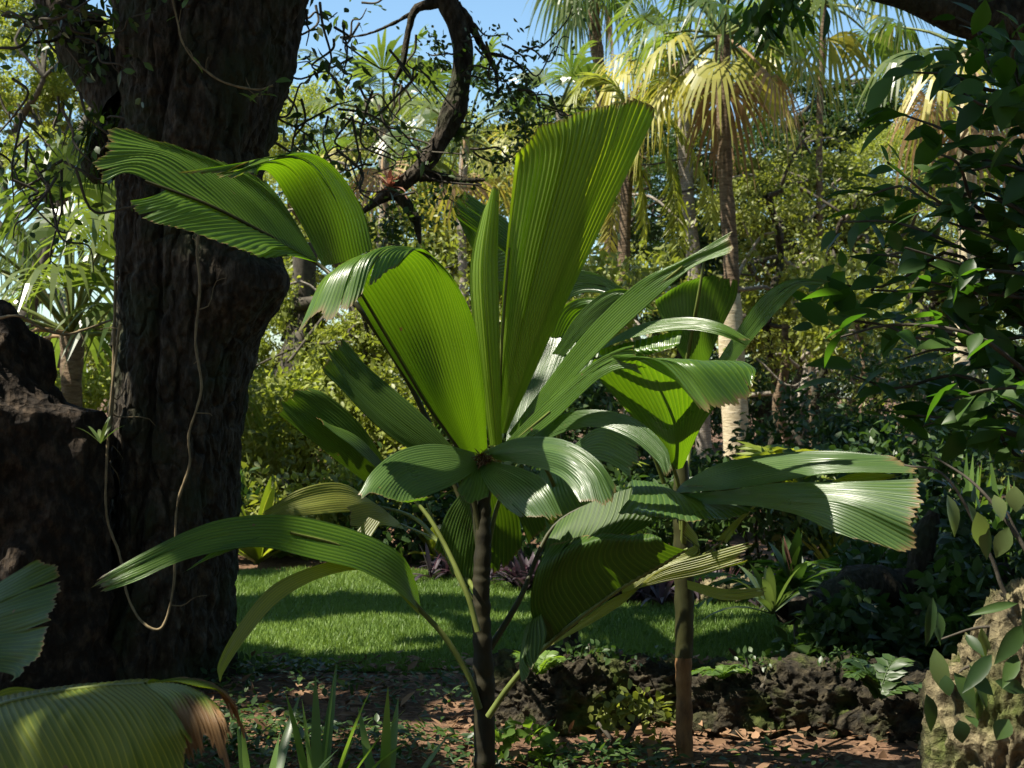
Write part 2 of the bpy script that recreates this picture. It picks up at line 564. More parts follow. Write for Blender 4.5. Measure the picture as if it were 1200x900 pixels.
def fan_leaf(mb, hub, d, nr, Rr, nseg=26, spread=4.0, droop=.5, w=1.0, var=None, split=.45):
    d = nrm(d)
    nr = nrm(nr - np.dot(nr, d) * d)
    sd = np.cross(nr, d)
    T = np.array([0, .25, .45, .65, .85, 1.0])
    vb = RNG.random() if var is None else var
    for a in np.linspace(-spread / 2, spread / 2, nseg):
        a += RNG.normal() * .02
        e = math.cos(a) * d + math.sin(a) * sd
        pp = -math.sin(a) * d + math.cos(a) * sd
        L = Rr * (1 - .28 * (abs(a) / (spread / 2)) ** 2) * (.92 + .16 * RNG.random())
        wd = spread / nseg * L * np.array([.02, .25, .45, .36, .2, .02]) * .55 * w
        c = hub + e * (T * L)[:, None] + nr * (.12 * Rr * T * (1 - T) * 2)[:, None]
        dr = droop * (.5 + .7 * RNG.random())
        k = np.clip(T - split * .6, 0, 1)
        c = c - np.array([0, 0, 1]) * (dr * L * k ** 1.7 * 1.6)[:, None] - e * (.35 * dr * L * k ** 1.5)[:, None]
        lf = c - pp * wd[:, None] + nr * (.3 * wd)[:, None]
        rt = c + pp * wd[:, None] - nr * (.3 * wd)[:, None]
        mb.grid(np.stack([lf, rt], 1), var=np.clip(vb + RNG.normal() * .18, 0, 1))


def feather(mb, pts, n=40, L=.4, W=.03, hang=.6, var=None, rr=.008, bend=.7):
    c = cr(np.array(pts), n)
    t = nrm(np.gradient(c, axis=0))
    sd = nrm(np.cross(t, [0, 0, 1.0]))
    mb.tube(c[::4], np.linspace(rr, rr * .3, len(c[::4])), 5, var=.9)
    s = np.sin(np.linspace(.25, math.pi * .95, n)) ** .6
    vb = RNG.random() if var is None else var
    for sg in (-1, 1):
        ax = nrm(sd * sg + t * bend + np.array([0, 0, -hang]) + RNG.normal(size=(n, 3)) * .12)
        leaves(mb, c, ax, np.cross(ax, t) * sg + .2 * rdir(n), L * s * (.85 + .3 * RNG.random(n)), W, LS, np.clip(vb + RNG.normal(size=n) * .15, 0, 1))


def straps(mb, base, n, L, W, lo=.5, hi=1.4, droop=.6, az=None, var=None):
    base = np.asarray(base, float)
    T = np.linspace(0, 1, 7)
    for i in range(n):
        a = RNG.uniform(0, 2 * math.pi) if az is None else RNG.uniform(*az)
        el = RNG.uniform(lo, hi)
        l = L * RNG.uniform(.65, 1.1)
        e = np.array([math.cos(a), math.sin(a), 0])
        up = np.array([0, 0, 1.0])
        c = base + e * (l * T * math.cos(el))[:, None] + up * (l * T * math.sin(el) - droop * l * T ** 2.4 * (1.2 - el / 1.7))[:, None]
        sd = np.array([-math.sin(a), math.cos(a), 0])
        wd = W * np.array([.5, .8, 1, 1, .85, .5, .03]) * .5
        fold = .35
        g = np.stack([c - sd * wd[:, None] + up * (fold * wd)[:, None], c, c + sd * wd[:, None] + up * (fold * wd)[:, None]], 1)
        mb.grid(g, var=RNG.random() if var is None else var)


def limb_path(a, b, sag=.1, n=5, wob=.15):
    a, b = np.asarray(a, float), np.asarray(b, float)
    L = np.linalg.norm(b - a)
    p = [a + (b - a) * t + RNG.normal(size=3) * wob * L * .25 * math.sin(math.pi * t) + np.array([0, 0, sag * L * math.sin(math.pi * t)]) for t in np.linspace(0, 1, n)]
    return np.array(p)


def tree(name, label, base, h, rt, clumps, mat, leafL, dens, barkmat='twig', group=None, sprays=60, up=.5, flat=.3, extra=None, crownvis=True, W=None):
    """tapered trunk, limbs reaching to each foliage clump, and leaf-sized faces gathered in sprays."""
    base = np.asarray(base, float)
    o = thing(name, label, 'tree', tuple(base), group)
    t = MB()
    top = base + np.array([RNG.normal() * .2, RNG.normal() * .2, h])
    ax = limb_path(base - [0, 0, .1], top, 0, 6, .12)
    t.tube(ax, np.linspace(rt * 1.25, rt * .55, 6), 10, m=20, wob=.25)
    lim = MB()
    any_ = False
    for c, r, wgt in clumps:
        c = np.asarray(c, float)
        k = RNG.integers(2, 6)
        pts = limb_path(ax[k], c, .1, 5, .5)
        lim.tube(pts, np.linspace(rt * .5, rt * .1, 5), 7, m=16, wob=.2)
        for _ in range(4):
            e = c + rdir(1)[0] * np.asarray(r) * .8
            lim.tube(limb_path(pts[3], e, .05, 4, .5), np.linspace(rt * .16, rt * .03, 4), 5, m=10)
    t.build('trunk', M[barkmat], o)
    lim.build('limb', M[barkmat], o)
    cr_ = MB()
    for c, r, wgt in clumps:
        clump(cr_, c, r, int(dens * wgt), leafL, W, up=up, clumps=sprays, flat=flat)
    cr_.build('crown', M[mat], o, smooth=False)
    return o


def shrub(name, label, c, r, n, leafL, mat, W=None, tm=LS, cat='shrub', group=None, sprays=40, stems=6, up=.7, smat='twig'):
    c = np.asarray(c, float)
    r = np.asarray(r, float)
    base = np.array([c[0], c[1], 0])
    o = thing(name, label, cat, tuple(base), group)
    s = MB()
    for _ in range(stems):
        e = c + rdir(1)[0] * r * .7
        s.tube(limb_path(base + RNG.normal(size=3) * [.06, .06, 0], e, .1, 4, .3), np.linspace(.016, .005, 4), 5, m=9)
    s.build('stem', M[smat], o)
    f = MB()
    clump(f, c, r, n, leafL, W, tm, up=up, shell=.25, clumps=sprays)
    f.build('foliage', M[mat], o)
    return o


# ------------------------------------------------------------------ ground, lawn
gx = np.unique(np.concatenate([np.linspace(-90, -6, 16), np.linspace(-6, 6, 121), np.linspace(6, 90, 16)]))
gy = np.unique(np.concatenate([np.linspace(-40, 2, 8), np.linspace(2, 14, 121), np.linspace(14, 160, 20)]))
X, Y = np.meshgrid(gx, gy, indexing='ij')
near = np.clip((7.3 - Y) / .4, 0, 1) * np.clip((Y - 2) / 1, 0, 1)
Z = near * (.022 * fbm(np.stack([X * 2.2, Y * 2.2, X * 0], -1), 4) + .03)
mb = MB()
mb.grid(np.stack([X, Y, Z], -1).transpose(1, 0, 2)[:, ::1])
g = mb.build('ground', M['soil'], org=(0, 0, 0))
tag(g, None, None, kind='structure')


def lawn_far(x):
    return np.where(x < .6, 11.4 - .0 * x, 9.5)


def lawn_near(x):
    return 7.45 + .1 * np.sin(x * 1.7) + .05 * np.sin(x * 5.1)


mb = MB()
lx = np.linspace(-7, 2.15, 60)
mb.grid(np.stack([np.stack([lx, lawn_near(lx), lx * 0 + .006], -1), np.stack([lx, np.where(lx < .65, 11.4, 9.6), lx * 0 + .006], -1)], 0))
lw = mb.build('lawn', M['lawn'], org=(0, 0, 0))
tag(lw, None, None, kind='structure')
n = 170000
x = RNG.uniform(-3.2, 2.15, n)
y = 7.4 + 4.0 * RNG.random(n) ** 1.25
k = (y > lawn_near(x) - .03) & (y < np.where(x < .65, 11.4, 9.6))
x, y = x[k], y[k]
n = len(x)
mb = MB()
pos = np.stack([x, y, np.full(n, .004)], -1)
ax = np.stack([RNG.normal(size=n) * .45, RNG.normal(size=n) * .45, np.ones(n)], -1)
hgt = RNG.uniform(.02, .055, n) * (1 + .3 * vnoise(np.stack([x * 3, y * 3, x * 0], -1)))
a0 = RNG.uniform(0, math.pi, n)
sd = np.stack([np.cos(a0), np.sin(a0), a0 * 0], -1) * .0045
tip = pos + nrm(ax) * hgt[:, None]
vv = np.stack([pos - sd, pos + sd, tip], 1).reshape(-1, 3)
ff = np.arange(n * 3).reshape(n, 3)
vr = np.clip(.5 + .35 * vnoise(np.stack([x * 1.5, y * 1.5, x * 0 + 4], -1)) + RNG.normal(size=n) * .2, 0, 1)
mb.add(vv, np.concatenate([ff, ff[:, 2:]], 1), None, np.repeat(vr, 3))
tag(mb.build('lawn_grass', M['grass'], org=(0, 0, 0), smooth=False), None, None, kind='stuff')

# leaf litter on the soil
n = 9000
x = RNG.uniform(-2.4, 2.6, n)
y = RNG.uniform(3.6, 7.6, n)
mb = MB()
pos = np.stack([x, y, .045 + .02 * RNG.random(n)], -1)
ax = rdir(n) * [1, 1, .25]
up = rdir(n) * .45 + [0, 0, 1]
sz = .016 + .085 * RNG.random(n) ** 2.8
leaves(mb, pos, ax, up, sz, sz * RNG.uniform(.2, .6, n), LS)
for _ in range(260):
    a = np.array([RNG.uniform(-2.2, 2.4), RNG.uniform(4.2, 7.4), .06])
    mb.tube(limb_path(a, a + rdir(1)[0] * [1, 1, .06] * RNG.uniform(.08, .35), 0, 4, .3), np.linspace(.005, .002, 4), 4, m=8)
tag(mb.build('leaf_litter', M['litter'], org=(0, 0, 0)), None, None, kind='stuff')

# low weeds covering the soil
mb = MB()
for (cx, cy, r, nn_) in [(-.75, 5.35, .75, 1500), (-1.3, 5.8, .6, 1000), (-.35, 6.6, .5, 300), (.35, 5.35, .3, 350), (-1.2, 6.9, .5, 500), (.9, 5.2, .5, 150), (-.5, 4.8, .4, 500)]:
    a = RNG.uniform(0, 6.28, nn_)
    q = np.sqrt(RNG.random(nn_)) * r
    pos = np.stack([cx + q * np.cos(a), cy + q * np.sin(a), .05 + RNG.random(nn_) * .11 * (1 - q / r * .7)], -1)
    leaves(mb, pos, rdir(nn_) * [1, 1, .4] + [0, 0, .2], rdir(nn_) * .5 + [0, 0, 1], RNG.uniform(.025, .06, nn_), RNG.uniform(.014, .03, nn_), LS)
tag(mb.build('ground_cover', M['dark'], org=(0, 0, 0)), None, None, kind='stuff')

# ------------------------------------------------------------------ great tree on the left
D = 7.0
rowsO = [(-60, 128, 372), (0, 135, 354), (40, 138, 346), (80, 140, 338), (110, 140, 326), (150, 140, 314), (190, 139, 300), (240, 138, 300), (280, 138, 304), (330, 136, 302),
         (380, 134, 298), (420, 133, 290), (470, 131, 281), (520, 130, 277), (580, 128, 274), (640, 124, 271), (700, 100, 268), (750, 60, 266), (800, 30, 266), (850, 10, 270)]
rowsO = np.array(rowsO, float)
ys = np.linspace(-60, 850, 560)
lft = np.interp(ys, rowsO[:, 0], rowsO[:, 1])
rgt = np.interp(ys, rowsO[:, 0], rowsO[:, 2])
ker = np.ones(27) / 27
lft = np.convolve(np.pad(lft, 13, 'edge'), ker, 'valid')
rgt = np.convolve(np.pad(rgt, 13, 'edge'), ker, 'valid')
na = 380
ang = np.linspace(0, 2 * math.pi, na, endpoint=False)
cx = (lft + rgt) / 2
rx = (rgt - lft) / 2
zc = H - (ys - 450) / F * D
g = np.zeros((len(ys), na, 3))
ryw = .46 + .1 * np.clip((ys - 640) / 200, 0, 1)
g[..., 0] = (cx[:, None] - 600) / F * D + rx[:, None] / F * D * np.cos(ang)[None]
g[..., 1] = D + .1 + ryw[:, None] * np.sin(ang)[None]
g[..., 2] = zc[:, None]
out = np.stack([np.cos(ang), np.sin(ang), ang * 0], -1)[None]
ridge = fbm(np.stack([np.broadcast_to(np.cos(ang) * 4.5, (len(ys), na)), np.broadcast_to(np.sin(ang) * 4.5, (len(ys), na)), np.broadcast_to(zc[:, None] * .8, (len(ys), na))], -1), 3)
small = fbm(g * [16, 16, 8], 4)
burl = np.exp(-((ys[:, None] - 333) / 50) ** 2) * np.exp(-((((ang[None] + .5 + math.pi) % (2 * math.pi)) - math.pi) / .62) ** 2)
plate = -np.clip(.16 - np.abs(vnoise(g * [11, 11, 3.2] + .35 * fbm(g * [9, 9, 9], 2)[..., None])), 0, 1) / .16 * .022 - np.clip(.14 - np.abs(vnoise(g * [15, 15, 7.5] + 31)), 0, 1) / .14 * .012
crk = plate - np.exp(-(((ang[None] - 4.55 + .05 * np.sin(zc[:, None] * 3)) / .05) ** 2)) * .05
disp = .02 * ridge + .02 * small + .235 * burl + crk
g = g + out * disp[..., None]
g = g[::-1]
big = thing('banyan_tree', 'massive dark rough-barked tree with a round burl, behind the ruffled palm', 'tree', (-2.3, D, 0))
mb = MB()
mb.grid(g, close=True)
mb.build('trunk', M['bark'], big)
# limbs
for pts, rad in [
    ([(150, 120, 7.1), (118, 85, 7.15), (90, 40, 7.2), (62, -20, 7.3), (40, -90, 7.4)], [.15, .12, .11, .12, .14]),
    ([(150, 175, 7.1), (128, 172, 7.05), (112, 188, 7.05), (104, 176, 7.1)], [.12, .11, .09, .02]),
    ([(124, 165, 7.1), (122, 120, 7.1), (118, 90, 7.1)], [.04, .035, .03]),
    ([(150, 85, 7.2), (125, 110, 7.1), (122, 130, 7.1)], [.03, .03, .02]),
    ([(118, 26, 7.2), (100, 25, 7.1), (70, 45, 7), (40, 50, 6.9)], [.03, .02, .012, .006]),
]:
    mb = MB()
    mb.tube([P(*p) for p in pts], rad, 12, m=26, wob=.35)
    mb.build('limb', M['bark'], big)
# long limb hanging over the middle
mb = MB()
mb.tube([P(350, -40, 7.3), P(420, -110, 8), P(500, -70, 8.4), P(524, 0, 8.4), P(543, 55, 8.4), P(536, 110, 8.4), P(518, 160, 8.4), P(495, 196, 8.4), P(458, 225, 8.4), P(424, 249, 8.4)],
        [.2, .13, .1, .085, .075, .068, .06, .055, .045, .02], 12, m=70, wob=.3)
for pts, rad in [([(492, 207, 8.4), (520, 210, 8.4), (545, 212, 8.4), (570, 210, 8.4)], [.04, .03, .02, .008]),
                 ([(455, 226, 8.4), (470, 232, 8.4), (486, 255, 8.4), (492, 285, 8.4)], [.035, .035, .03, .012]),
                 ([(520, 2, 8.4), (488, 10, 8.4), (478, 40, 8.4), (472, 75, 8.4), (462, 97, 8.4), (462, 125, 8.4)], [.035, .026, .022, .018, .012, .006]),
                 ([(535, 5, 8.4), (552, 30, 8.4), (566, 55, 8.4), (580, 80, 8.4), (584, 110, 8.4)], [.03, .026, .02, .014, .006]),
                 ([(570, 62, 8.4), (600, 70, 8.4), (625, 95, 8.4)], [.012, .009, .004]),
                 ([(462, 97, 8.4), (475, 105, 8.4), (482, 118, 8.4)], [.01, .008, .004]),
                 ([(488, 12, 8.4), (460, 28, 8.4), (430, 40, 8.4), (400, 45, 8.4)], [.012, .01, .007, .004])]:
    mb.tube([P(*p) for p in pts], rad, 8, m=22, wob=.3)
mb.build('hanging_limb', M['bark'], big)
# twigs with dark leaves on both sides of the trunk
lv = MB()


def twigs(region, n, d, L, leafL, per, ang0, tmm=LS):
    x0, y0, x1, y1 = region
    for _ in range(n):
        a = P(RNG.uniform(x0, x1), RNG.uniform(y0, y1), d + RNG.normal() * .35)
        an = ang0 + RNG.normal() * .9
        b = a + np.array([math.cos(an), RNG.normal() * .3, math.sin(an)]) * L * RNG.uniform(.4, 1)
        pts = limb_path(a, b, -.05, 5, .45)
        tw = MB()
        tw.tube(pts, np.linspace(.008, .003, 5), 5, m=20)
        tw.build('twig', M['twig'], big)
        c = cr(pts, per) + RNG.normal(size=(per, 3)) * .05
        leaves(lv, c, rdir(per) - [0, 0, .5], rdir(per) + [0, 0, .6], leafL * (.7 + .6 * RNG.random(per)), leafL * .5, tmm)


twigs((310, 0, 420, 190), 22, 7.6, .5, .07, 7, -.9)
twigs((400, 0, 500, 250), 24, 8.2, .5, .042, 9, -1.6)
twigs((530, 20, 640, 180), 20, 8.4, .4, .04, 20, -.7)
twigs((-10, 0, 110, 230), 26, 6.9, .5, .055, 9, -1.2)
twigs((0, 0, 90, 60), 16, 6.9, .4, .06, 14, -.5)
for (a, b, c) in [(575, 95, 30), (600, 115, 26), (640, 150, 30), (590, 165, 35), (620, 185, 30), (545, 140, 20), (500, 60, 22), (430, 130, 25), (520, 240, 30), (480, 260, 30), (440, 275, 25)]:
    clump(lv, P(a, b, 8.5), c / F * 8.5, 130, .042, .022, LS, clumps=10)
lv.build('foliage', M['oakleaf'], big)
# crown unseen above the frame, shaped along sun rays to shade all but LIT
LIT = [((-.45, 5.05, 2.2), (1.2, .9, .62)), ((.30, 5.1, 2.2), (.6, .7, .7)), ((.75, 4.9, 1.72), (.5, .7, .32)), ((.3, 5.8, 1.75), (.5, .6, .4)), ((1.0, 4.9, 1.24), (.42, .3, .05)), ((1.62, 4.3, .42), (.5, .5, .5)),
       ((-1.3, 4.65, .98), (.22, .3, .10)), ((-.93, 3.2, .74), (.2, .2, .12)), ((-2.0, 6.45, .22), (.3, .3, .25)), ((-2.35, 6.5, .3), (.2, .3, .14)), ((.22, 5.25, .78), (.14, .3, .1)), ((.72, 5.55, .15), (.06, .15, .25)),
       ((1.9, 5.0, .8), (.25, .3, .14)), ((-2.72, 6.8, 3.0), (.10, .5, .6)), ((-2.35, 6.6, 1.6), (.1, .3, .35)), ((1.1, 5.2, 1.02), (.2, .3, .08)), ((1.0, 8, .2), (.25, .5, .3)), ((2.9, 10.0, .9), (.6, .8, .5)),
       ((-.35, 5.9, .05), (.35, .3, .1)), ((.55, 5.0, .05), (.35, .35, .1)), ((1.45, 5.0, .05), (.25, .2, .1)), ((-1.15, 6.2, .05), (.3, .25, .1)), ((-.2, 5.4, 1.2), (.15, .2, .05)),
       ((.75, 5.3, 1.0), (.2, .2, .05)), ((2.9, 9, .95), (.6, .6, .35)), ((1.5, 9.7, .1), (.5, .4, .2)), ((1.27, 6.9, .45), (.25, .25, .2)), ((1.5, 7.6, .65), (.25, .3, .2)),
       ((.3, 6.1, .36), (.10, .1, .05)), ((.72, 6.25, .3), (.10, .1, .05)), ((-2.1, 11.6, .5), (.4, .4, .3)), ((1.4, 6.2, .3), (.08, .2, .1)), ((2.05, 11, 1.0), (.5, .5, .4)), ((1.7, 5.4, 2.7), (.12, .2, .15)), ((1.4, 5.4, 2.05), (.15, .2, .12)), ((-1.9, 6.4, .42), (.28, .25, .25)), ((-2.32, 6.2, 1.75), (.12, .3, .16)), ((2.0, 5.2, 1.35), (.3, .3, .12)), ((-.77, 4.3, .4), (.2, .2, .2)), ((-1.0, 5.8, .05), (.4, .25, .1)), ((-.9, 6.7, .05), (.4, .2, .1)), ((-.22, 6.4, .05), (.3, .3, .1)), ((-.3, 7.0, .05), (.25, .12, .1)), ((-.55, 4.6, .4), (.08, .1, .15)),
       ((.80, 5.57, .3), (.07, .07, .25)), ((-.15, 7.9, .05), (.5, .12, .1)), ((-1.4, 8.2, .05), (.4, .15, .1))]
VOL = [((-4.2, -1.4), (5.6, 7.6), (0, 4.2), 2.6), ((-2.4, 2.6), (4.0, 7.5), (0, .4), 3.0), ((-3.2, 2.3), (7.4, 11.4), (0, .1), 6.5), ((1.1, 6.0), (5.6, 15.5), (0, 2.2), 5.5), ((.95, 2.9), (4.6, 6.0), (1.1, 3.2), 1.0),
       ((-1.6, 1.6), (11.4, 13), (0, .6), .8), ((-1.0, 1.2), (4.9, 5.8), (.4, 1.05), 1.6), ((-1.9, -.6), (2.8, 4.0), (.2, .9), .7)]
TOT = 48000
ws = sum(v[3] for v in VOL)
pp_ = []
for (xa, xb), (ya, yb), (za, zb), wt in VOL:
    k = int(TOT * wt / ws)
    t0 = np.stack([RNG.uniform(xa, xb, k), RNG.uniform(ya, yb, k), RNG.uniform(za, zb, k)], -1)
    zt = np.maximum(5.6, 2.4 + .27 * t0[:, 1]) + RNG.uniform(0, 2.2, k)
    pp_.append(t0 + S[None] * ((zt - t0[:, 2]) / S[2])[:, None])
pp_ = np.concatenate(pp_)
rej = np.zeros(len(pp_), bool)
for zz in np.arange(.05, 3.4, .05):
    q = pp_ - S[None] * ((pp_[:, 2] - zz) / S[2])[:, None]
    for c_, r_ in LIT:
        rej |= (((q - np.array(c_)) / np.array(r_)) ** 2).sum(-1) < 1
q = pp_ - S[None] * (pp_[:, 2] / S[2])[:, None]
st = fbm(np.stack([q[:, 0] * .8, q[:, 1] * 2.2, q[:, 0] * 0 + 2.3], -1), 3)
inl = (q[:, 1] > 7.7) & (q[:, 1] < 11.6) & (q[:, 0] < 2.2)
far_b = (q[:, 1] > 9.9) & (q[:, 1] < 11.0)
rej |= inl & (st + np.where(far_b, .95, .1) > .12)
pp_ = pp_[~rej]
gap = fbm(pp_ * [1.6, 1.6, .6], 3)
pp_ = pp_[gap < .62]
half = pp_[:, 0] < .2
cw = MB()
a_ = pp_[half]
leaves(cw, a_, rdir(len(a_)) - [0, 0, .2], rdir(len(a_)) * .6 + S, RNG.uniform(.16, .3, len(a_)), RNG.uniform(.09, .16, len(a_)), LS)
cw.build('crown', M['shade'], big, smooth=False)
for e in [(-4, 6.5, 7), (-5.5, 8, 7.2), (-3.5, 9.5, 6.8), (-6, 6, 7), (-1.5, 8.5, 6.6), (-4.8, 4.8, 6.8)]:
    lb = MB()
    lb.tube(limb_path(P(240, -40, 7), e, .1, 5, .3), np.linspace(.2, .05, 5), 8, m=16, wob=.2)
    lb.build('high_limb', M['bark'], big)

# second tree, trunk to the right of the view, its limb crosses the top right corner
rt_ = thing('shade_tree', 'dark tree whose thick limb crosses the top right corner of the view', 'tree', (3.6, 7.2, 0))
mb = MB()
mb.tube(limb_path((3.6, 7.2, -.1), (3.3, 7.3, 6.2), 0, 5, .06), [.4, .34, .3, .27, .22], 14, m=30, wob=.2)
mb.build('trunk', M['bark'], rt_)
mb = MB()
mb.tube([P(1340, 40, 7.2), P(1230, 32, 7.2), P(1150, 22, 7.2), P(1090, 6, 7.2), P(1030, -14, 7.2), P(960, -60, 7.2)], [.2, .15, .11, .085, .07, .05], 10, m=30, wob=.25)
mb.build('limb', M['bark'], rt_)
for e in [(1.5, 6.5, 6.5), (.6, 8.5, 6.6), (2.5, 9.5, 6.8), (3.5, 5, 6.6)]:
    mb = MB()
    mb.tube(limb_path((3.3, 7.3, 6), e, .1, 5, .3), np.linspace(.16, .05, 5), 8, m=16, wob=.2)
    mb.build('limb', M['bark'], rt_)
cw = MB()
a_ = pp_[~half]  # right half of the leaves set along sun rays for shade
leaves(cw, a_, rdir(len(a_)) - [0, 0, .2], rdir(len(a_)) * .6 + S, RNG.uniform(.16, .3, len(a_)), RNG.uniform(.09, .16, len(a_)), LS)
for (px_, py_, r_, n_) in [(1160, -10, 60, 60), (1180, 60, 45, 40), (925, -2, 34, 34), (885, 2, 28, 26), (900, 18, 24, 22), (1100, 60, 20, 12)]:
    q_ = P(px_, py_, 7.3) + RNG.normal(size=(n_, 3)) * r_ / F * 7.3 * .6
    leaves(cw, q_, rdir(n_) * .6 - [0, 0, .8], rdir(n_), RNG.uniform(.1, .17, n_), RNG.uniform(.035, .055, n_), LF)
cw.build('crown', M['broad'], rt_)

# broken dead trunk at the far left
rowsO = np.array([(360, -140, -8), (372, -140, 10), (400, -140, 36), (450, -140, 50), (472, -140, 66), (482, -140, 108), (520, -140, 114), (600, -140, 118), (700, -140, 124), (800, -140, 128), (850, -140, 132)], float)
ys = np.linspace(362, 850, 90)
lft = np.interp(ys, rowsO[:, 0], rowsO[:, 1])
rgt = np.interp(ys, rowsO[:, 0], rowsO[:, 2])
d = 6.5
na = 80
ang = np.linspace(0, 2 * math.pi, na, endpoint=False)
g = np.zeros((len(ys), na, 3))
g[..., 0] = ((lft + rgt)[:, None] / 2 - 600) / F * d + (rgt - lft)[:, None] / 2 / F * d * np.cos(ang)
g[..., 1] = d + .1 + np.clip((ys - 340) / 130, .2, 1)[:, None] * .34 * np.sin(ang)[None]
g[..., 2] = (H - (ys - 450) / F * d)[:, None]
g = g + np.stack([np.cos(ang), np.sin(ang), ang * 0], -1)[None] * (.05 * fbm(g * [6, 6, 3], 5) + .025 * fbm(g * [18, 18, 12], 3))[..., None]
g[..., 2] += .06 * fbm(g * 6, 4) * np.clip((500 - ys) / 60, 0, 1)[:, None]
mb = MB()
mb.grid(g[::-1], close=True)
stp = mb.build('tree_stump', M['stump'])
tag(stp, 'broken reddish-brown dead trunk with a jagged top, at the left edge', 'tree stump')


def vine(label, pts, rad, mat='vine', lf=0, lmat='strap', Ls=.09):
    o = thing('vine', label, 'vine', tuple(P(*pts[-1])))
    mb = MB()
    pw = np.array([P(*p) for p in pts])
    c = mb.tube(pw, rad, 6, m=len(pts) * 8, wob=.3)
    for _ in range(5):
        i = RNG.integers(2, len(c) - 2)
        e = c[i] + RNG.normal(size=3) * [.09, .02, .07]
        mb.tube(limb_path(c[i], e, 0, 4, .5), np.linspace(rad * .5, rad * .15, 4), 4, m=8)
    mb.build('stem', M[mat], o)
    if lf:
        l_ = MB()
        i = RNG.integers(0, len(c), lf)
        leaves(l_, c[i] + RNG.normal(size=(lf, 3)) * .03, rdir(lf) * [1, .5, .6], rdir(lf) * .4 + [0, -.5, .7], RNG.uniform(.6, 1.2, lf) * Ls, RNG.uniform(.4, .6, lf) * Ls, LF)
        l_.build('foliage', M[lmat], o)
    return o


dv = 6.48
vine('thin pale root climbing the dark trunk and looping near its foot',
     [(238, 250, dv), (231, 290, dv), (234, 340, dv), (229, 400, dv), (236, 450, dv), (230, 480, dv), (221, 510, dv), (222, 545, dv), (208, 590, dv), (205, 640, dv), (203, 690, dv), (190, 735, dv - .03), (168, 730, dv - .03), (150, 700, dv), (140, 650, dv), (126, 610, dv), (124, 560, dv), (130, 470, dv), (140, 380, dv)], .0065)
vine('leafy vine trailing across the upper trunk', [(200, -10, dv), (208, 25, dv), (214, 50, dv), (232, 75, dv), (262, 96, dv), (300, 105, dv), (320, 100, dv)], .005, lf=9)
vine('bare vine strung over the broken dead trunk', [(-20, 378, 6.2), (20, 370, 6.1), (50, 385, 6.2), (75, 392, 6.3), (100, 386, 6.4), (130, 375, 6.5)], .006)
vine('pale vertical vine beside the dark trunk edge', [(136, 300, 6.75), (134, 380, 6.72), (132, 460, 6.7), (128, 520, 6.68), (124, 560, 6.66)], .008)

# ------------------------------------------------------------------ main ruffled palm
d0 = 5.3
pm = thing('ruffled_palm', 'tall ruffled palm with upright pleated leaves on a dark slim stem', 'palm', tuple(P(568, 922, d0)))
mb = MB()
zq = np.linspace(0, 1, 60)
stem_c = cr([P(568, 925, d0), P(567, 800, d0), P(564, 700, d0), P(567, 620, d0), P(566, 540, d0)], 60)
stem_r = np.interp(zq, [0, .04, .3, .6, .8, 1], [.054, .042, .037, .031, .026, .020]) + .0016 * (((zq * 9 + .3 * np.sin(zq * 21)) % 1) ** 3) + .0012 * RNG.normal(size=60)
mb.tube(stem_c, stem_r, 16, m=240, wob=.08)
mb.build('trunk', M['stem'], pm)
mb = MB()
clump(mb, P(567, 538, 5.1), .022, 130, .035, .006, LS, up=.4)
mb.build('fibre', M['stemo'], pm)

# tall fan-shaped leaf, facing the camera
palm_leaf(pm, [([[(583, 508, 5.28), (586, 508, 5.27), (590, 508, 5.26), (594, 506, 5.28)],
                 [(586, 410, 5.25), (602, 410, 5.2), (620, 412, 5.2), (636, 410, 5.26)],
                 [(594, 300, 5.2), (626, 292, 5.12), (662, 288, 5.12), (690, 296, 5.2)],
                 [(604, 205, 5.15), (652, 184, 5.05), (702, 180, 5.05), (735, 200, 5.18)],
                 [(608, 178, 5.12), (634, 150, 5.04), (690, 128, 5.02), (735, 117, 5.05), (767, 130, 5.2)]], 24)],
          'leafLit', [(570, 600, 5.3), (575, 560, 5.3), (583, 508, 5.28), (588, 400, 5.22), (597, 290, 5.18)], .008, nu=24, amp=.72, teeth=.02)
# spear
palm_leaf(pm, [([[(574, 522, 5.24), (581, 522, 5.22), (588, 522, 5.24)],
                 [(560, 420, 5.2), (572, 420, 5.16), (585, 420, 5.2)],
                 [(552, 320, 5.18), (566, 318, 5.13), (583, 320, 5.18)],
                 [(564, 255, 5.16), (573, 250, 5.13), (583, 255, 5.16)],
                 [(576, 224, 5.15), (579, 218, 5.14), (582, 220, 5.15)]], 7)], 'leafLit', None, nu=22, amp=.75, teeth=.01)
# big leaf arching up and over to the left
palm_leaf(pm, [([[(540, 530, 5.25), (550, 533, 5.22), (562, 532, 5.22), (571, 526, 5.24)],
                 [(500, 470, 5.18), (522, 462, 5.08), (548, 452, 5.08), (567, 452, 5.14)],
                 [(455, 395, 5.08), (490, 375, 4.96), (528, 372, 4.96), (556, 380, 5.06)],
                 [(425, 345, 4.98), (458, 318, 4.84), (505, 310, 4.82), (533, 330, 4.92)],
                 [(400, 318, 4.88), (430, 300, 4.74), (470, 289, 4.70), (505, 298, 4.8)],
                 [(375, 330, 4.78), (400, 315, 4.62), (436, 300, 4.60), (490, 291, 4.70)],
                 [(350, 384, 4.74), (374, 374, 4.56), (420, 348, 4.54), (468, 308, 4.66)]], 20)],
          'leafA', [(566, 640, 5.3), (556, 590, 5.28), (541, 532, 5.25), (500, 472, 5.19), (455, 397, 5.09), (418, 335, 4.96)], .009, smat='petdark', nu=34, amp=.34, teeth=.025)
